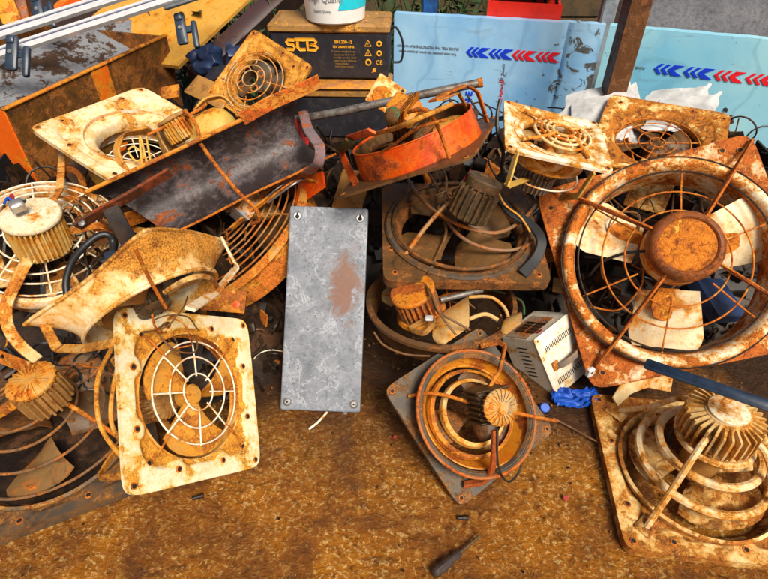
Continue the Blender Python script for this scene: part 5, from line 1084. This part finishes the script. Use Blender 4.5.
def screwdriver():
    a, b_ = gnd(433, 575, .014), gnd(481, 536, .006); d = (b_ - a); L = d.length; t = thing('screwdriver', 'screwdriver with black handle lying on ground at bottom centre', 'screwdriver', frame(a, d, (0, 0, 1)))
    q = toq((1, 0, 0)); mb = MB(); k = L * .54; pr = [(.001, 0), (.008, .001), (.0125, .006), (.0135, k * .3), (.0125, k * .55), (.0095, k * .75), (.0105, k * .9), (.008, k), (.001, k)]
    mb.lathe(pr, 12, q=q); mb.build('handle', plain('handle_plastic', (.05, .035, .03), .35, 0, .5, 60, .1), t, 25)
    mb = MB(); mb.lathe([(.0038, k - .004), (.0034, L * .93), (.0036, L * .96), (.001, L)], 10, q=q); mb.build('shaft', M['motor_brown'], t)
screwdriver()
for i, (px, py, L, a, lb) in enumerate(((198, 497, .030, .3, 'small dark battery-like stub on the ground below the cream fan'), (38, 519, .034, .7, 'small silver stub on the ground by the dark sooty fan'), (463, 518, .030, .0, 'short dark screw on the ground below the diamond fan'))):
    p = gnd(px, py, .007); mb = MB(); mb.lathe([(.001, 0), (.006, 0), (.006, L * .8), (.0075, L * .82), (.0075, L), (.001, L)], 12, q=toq((math.cos(a), math.sin(a), 0)), o=(-L / 2 * math.cos(a), -L / 2 * math.sin(a), 0)); o = mb.build('metal_stub', M['steel'] if i == 1 else M['scrap']); o.location = p; tag(o, lb, 'stub')
t = thing('terminal_block', 'little white connector block at the foot of the largest fan', 'connector', Matrix.Translation(at(590, 372, 1.56)) @ Matrix.Rotation(.4, 4, 'Z')); mb = MB(); mb.box((0, 0, 0), (.022, .014, .030), bev=.002); mb.build('block', M['pvc'], t); mb = MB(); mb.lathe([(.004, 0), (.0001, 0)], 12, q=toq((0, -1, 0)), o=(0, -.0075, .004)); mb.build('screw_hole', M['dark'], t)
def wire(label, pts, r, mat, name='loose_wire'):
    mb = MB(); mb.tube(curve(pts, 7), r, 7); tag(mb.build(name, mat), label, 'wire')
wire('thin pale wire looping on the ground left of the grey tray', [gnd(250, 372, .01), gnd(256, 356, .04), gnd(270, 350, .05), gnd(286, 352, .03)], .002, M['white_wire'])
wire('pale twig of wire poking out under the grey tray', [gnd(309, 429, .006), gnd(318, 422, .008), gnd(327, 412, .01)], .0035, M['white_wire'])
wire('brown lead running from the diamond fan towards the cream coil fan', [gnd(553, 418, .02), gnd(572, 428, .012), gnd(590, 438, .012), gnd(606, 446, .01)], .003, M['brown_cable'])
wire('black lead hanging beside the small whitish fan', [at(500, 100, 1.66), at(497, 116, 1.66), at(498, 135, 1.66), at(503, 152, 1.66), at(502, 170, 1.7), at(507, 186, 1.75)], .006, M['cable'])
wire('green string behind the beige box', [at(470, 292, 1.80), at(492, 290, 1.82), at(520, 300, 1.80), at(524, 314, 1.76)], .004, M['green'])
t = thing('corner_plate', 'rust-eaten cream corner plate standing behind the orange ring fan', 'plate', frame(at(386, 95, 1.98), (.8, 0, -.6), (.2, -.8, .55))); mb = MB(); mb.box((0, 0, 0), (.115, .115, .006), bev=.003); mb.build('sheet', M['cream'], t)
mb = MB(); mb.lathe([(.036, .0), (.036, .006), (.024, .010), (.012, .004), (.001, .004)], 24, o=(-.012, -.012, .003)); mb.build('rust_boss', M['rust_hub'], t); mb = MB(); mb.lathe([(.006, .0036), (.0001, .0036)], 12, o=(.046, .046, 0)); mb.build('hole', M['dark'], t)
t = thing('angle_iron', 'orange angle iron with a bolt, low between the cream fan and tray', 'bracket', frame(at(224, 300, 1.62), (.8, .2, -.3), (.1, -.7, .7))); mb = MB(); mb.box((0, 0, 0), (.13, .07, .006), bev=.002); mb.box((0, .033, -.025), (.13, .006, .05), bev=.002); mb.build('angle', M['orange_brown'], t); mb = MB(); mb.lathe([(.012, 0), (.012, .008), (.001, .010)], 6, o=(.04, -.01, .003)); mb.build('bolt', M['orange'], t)
t = thing('red_cone', 'small red plastic cone showing between duct and pipe', 'cone', Matrix.Translation(at(295, 134, 1.84))); mb = MB(); mb.lathe([(.034, -.03), (.02, .03), (.012, .05), (.001, .052)], 24); mb.build('cone_body', M['red'], t); mb = MB(); mb.box((0, 0, -.034), (.09, .09, .008), bev=.002); mb.build('base', M['red'], t)
for i, (px, py, d, sx, sy, mat, lb) in enumerate(((352, 190, 1.98, .12, .16, 'tan', 'dusty tan sheet scrap in the gap above the grey tray'), (210, 92, 2.2, .22, .10, 'tan', 'flat dusty box lid behind the looped motor'), (652, 186, 1.95, .14, .20, 'cream_dirty', 'grimy cream sheet seen through the top of the largest fan'), (600, 245, 1.98, .16, .13, 'battery', 'dark plastic case seen through the left of the largest fan'), (716, 300, 1.9, .15, .16, 'blue_scrap', 'dark blue case seen through the bottom of the largest fan'), (170, 92, 2.1, .09, .05, 'orange_brown', 'orange brown scrap sheet by the bin foot'))):
    mb = MB(); mb.box((0, 0, 0), (sx, sy, .05 if i in (3, 4) else .012), bev=.004); o = mb.build('scrap_piece', M[mat]); o.location = at(px, py, d); o.rotation_euler = (.6 + rng.uniform(-.3, .3), rng.uniform(-.3, .3), rng.uniform(-.6, .6)); tag(o, lb, 'scrap')

# ---- the dark scrap the fans lie on
def heap():
    mb = MB(); r = random.Random(11)
    def top(x, y):
        left = sstep(1.02, 1.5, y) * .42 * sstep(-.30, -.62, x)
        mid = sstep(1.62, 2.0, y) * .40
        right = sstep(1.30, 1.75, y) * (.34 - .14 * sstep(1.9, 2.2, y)) * sstep(.42, .75, x)
        return max(left, mid, right)
    for i in range(3600):
        x, y = r.uniform(-1.65, 1.75), r.uniform(1.0, 2.62)
        if x < -1.1 and y > 1.95: continue
        T = top(x, y)
        if T < .02: continue
        z = T * r.uniform(.15, 1.0); k = r.random(); q = Quaternion((r.uniform(-1, 1), r.uniform(-1, 1), r.uniform(-1, 1), r.uniform(-1, 1))).normalized()
        c = Vector((x, y, max(z, .02))); z_ok = c.z
        s = min(.13, .04 + z_ok * .25)
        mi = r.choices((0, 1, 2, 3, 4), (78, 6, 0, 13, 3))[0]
        if k < .45: mb.box(c, (s * r.uniform(.5, 1.3), s * r.uniform(.3, .9), r.uniform(.003, .012)), q.to_matrix(), mi=mi)
        elif k < .62: mb.box(c, (s * r.uniform(.3, .6), s * r.uniform(.3, .6), s * r.uniform(.2, .5)), q.to_matrix(), bev=.004, mi=mi if mi != 2 else 0)
        elif k < .85: d = q @ Vector((s * .9, 0, 0)); e = q @ Vector((0, s * .3, 0)); mb.tube(curve([c - d, c + e, c + d], 4), r.uniform(.0025, .007), 6, mi=mi)
        else: mb.ring(s * .5, .004, 0, 20, 5, q=q.to_matrix(), O=c, mi=mi)
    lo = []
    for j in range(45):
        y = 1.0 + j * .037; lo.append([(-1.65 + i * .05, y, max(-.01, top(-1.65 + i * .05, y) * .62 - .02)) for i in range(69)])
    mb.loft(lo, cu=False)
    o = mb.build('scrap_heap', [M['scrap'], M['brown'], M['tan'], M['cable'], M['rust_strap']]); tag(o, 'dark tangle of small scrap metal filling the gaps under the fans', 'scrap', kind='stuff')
heap()

# ---- grit and rust flakes scattered on the ground
def tangle(par, c, spread, n, mats, r0=.0018, r1=.0036, seed=1, flat=.5):
    r = random.Random(seed)
    for k in range(n):
        p = Vector(c) + Vector((r.uniform(-1, 1) * spread, r.uniform(-1, 1) * spread, r.uniform(-1, 1) * spread * flat)); d = Vector((r.uniform(-1, 1), r.uniform(-1, 1), r.uniform(-.6, .6))).normalized(); P = [p]
        for j in range(r.randint(4, 8)):
            d = (d + Vector((r.uniform(-1, 1), r.uniform(-1, 1), r.uniform(-.8, .8))) * .75 - (p - Vector(c)) * (1.1 / spread)).normalized(); p = p + d * spread * r.uniform(.25, .5); P.append(p)
        rod(par, P, r.uniform(r0, r1), r.choice(mats), 'wire', n=6, sm=5)
wm = [M['brown_cable'], M['cable'], M['rust_strap'], M['brown_cable']]
for o in [o for o in bpy.data.objects if o.get('category') == 'fan']:
    L_ = o['label']
    for key, c, s_, n_ in (('bright orange-red', (0, 0, .08), .085, 9), ('grimy brown', (0, .08, .05), .12, 9), ('dense coil', (-.02, -.02, .10), .14, 8), ('white top', (.12, .05, .06), .16, 9), ('funnel', (.03, -.03, .14), .10, 7), ('low fan', (.02, .02, .06), .14, 7), ('dark sooty', (.10, .12, .10), .12, 6), ('small whitish', (0, 0, -.13), .09, 4), ('largest', (-.05, .05, -.12), .22, 8), ('lying flat at front', (0, .12, .03), .10, 3)):
        if key in L_: tangle(o, c, s_, n_, wm, seed=len(L_) + n_)
def grit():
    mb = MB(); r = random.Random(5)
    for i in range(5200):
        x, y = r.uniform(-1.15, 1.25), .42 + 1.35 * r.random() ** (.8 if i % 2 else .35); s = .0008 + .0048 * r.random() ** 6; c = Vector((x, y, .001 + s * .3)); q = Quaternion((0, 0, 1), r.uniform(0, 6.3)) @ Quaternion((1, 0, 0), r.uniform(-.4, .4))
        P = [q @ Vector((s * math.cos(k * 1.2566) * r.uniform(.6, 1.3), s * math.sin(k * 1.2566) * r.uniform(.6, 1.3), 0)) for k in range(5)]
        mb.loft([[c + p for p in P], [c + p * .7 + Vector((0, 0, s * r.uniform(.3, .9))) for p in P]], cap=True, mi=r.choices((0, 1, 2), (5, 4, 2))[0])
    o = mb.build('grit', [M['brown'], M['scrap'], M['tan']]); tag(o, 'fine grit and rust flakes scattered over the brown ground', 'grit', kind='stuff')
grit()
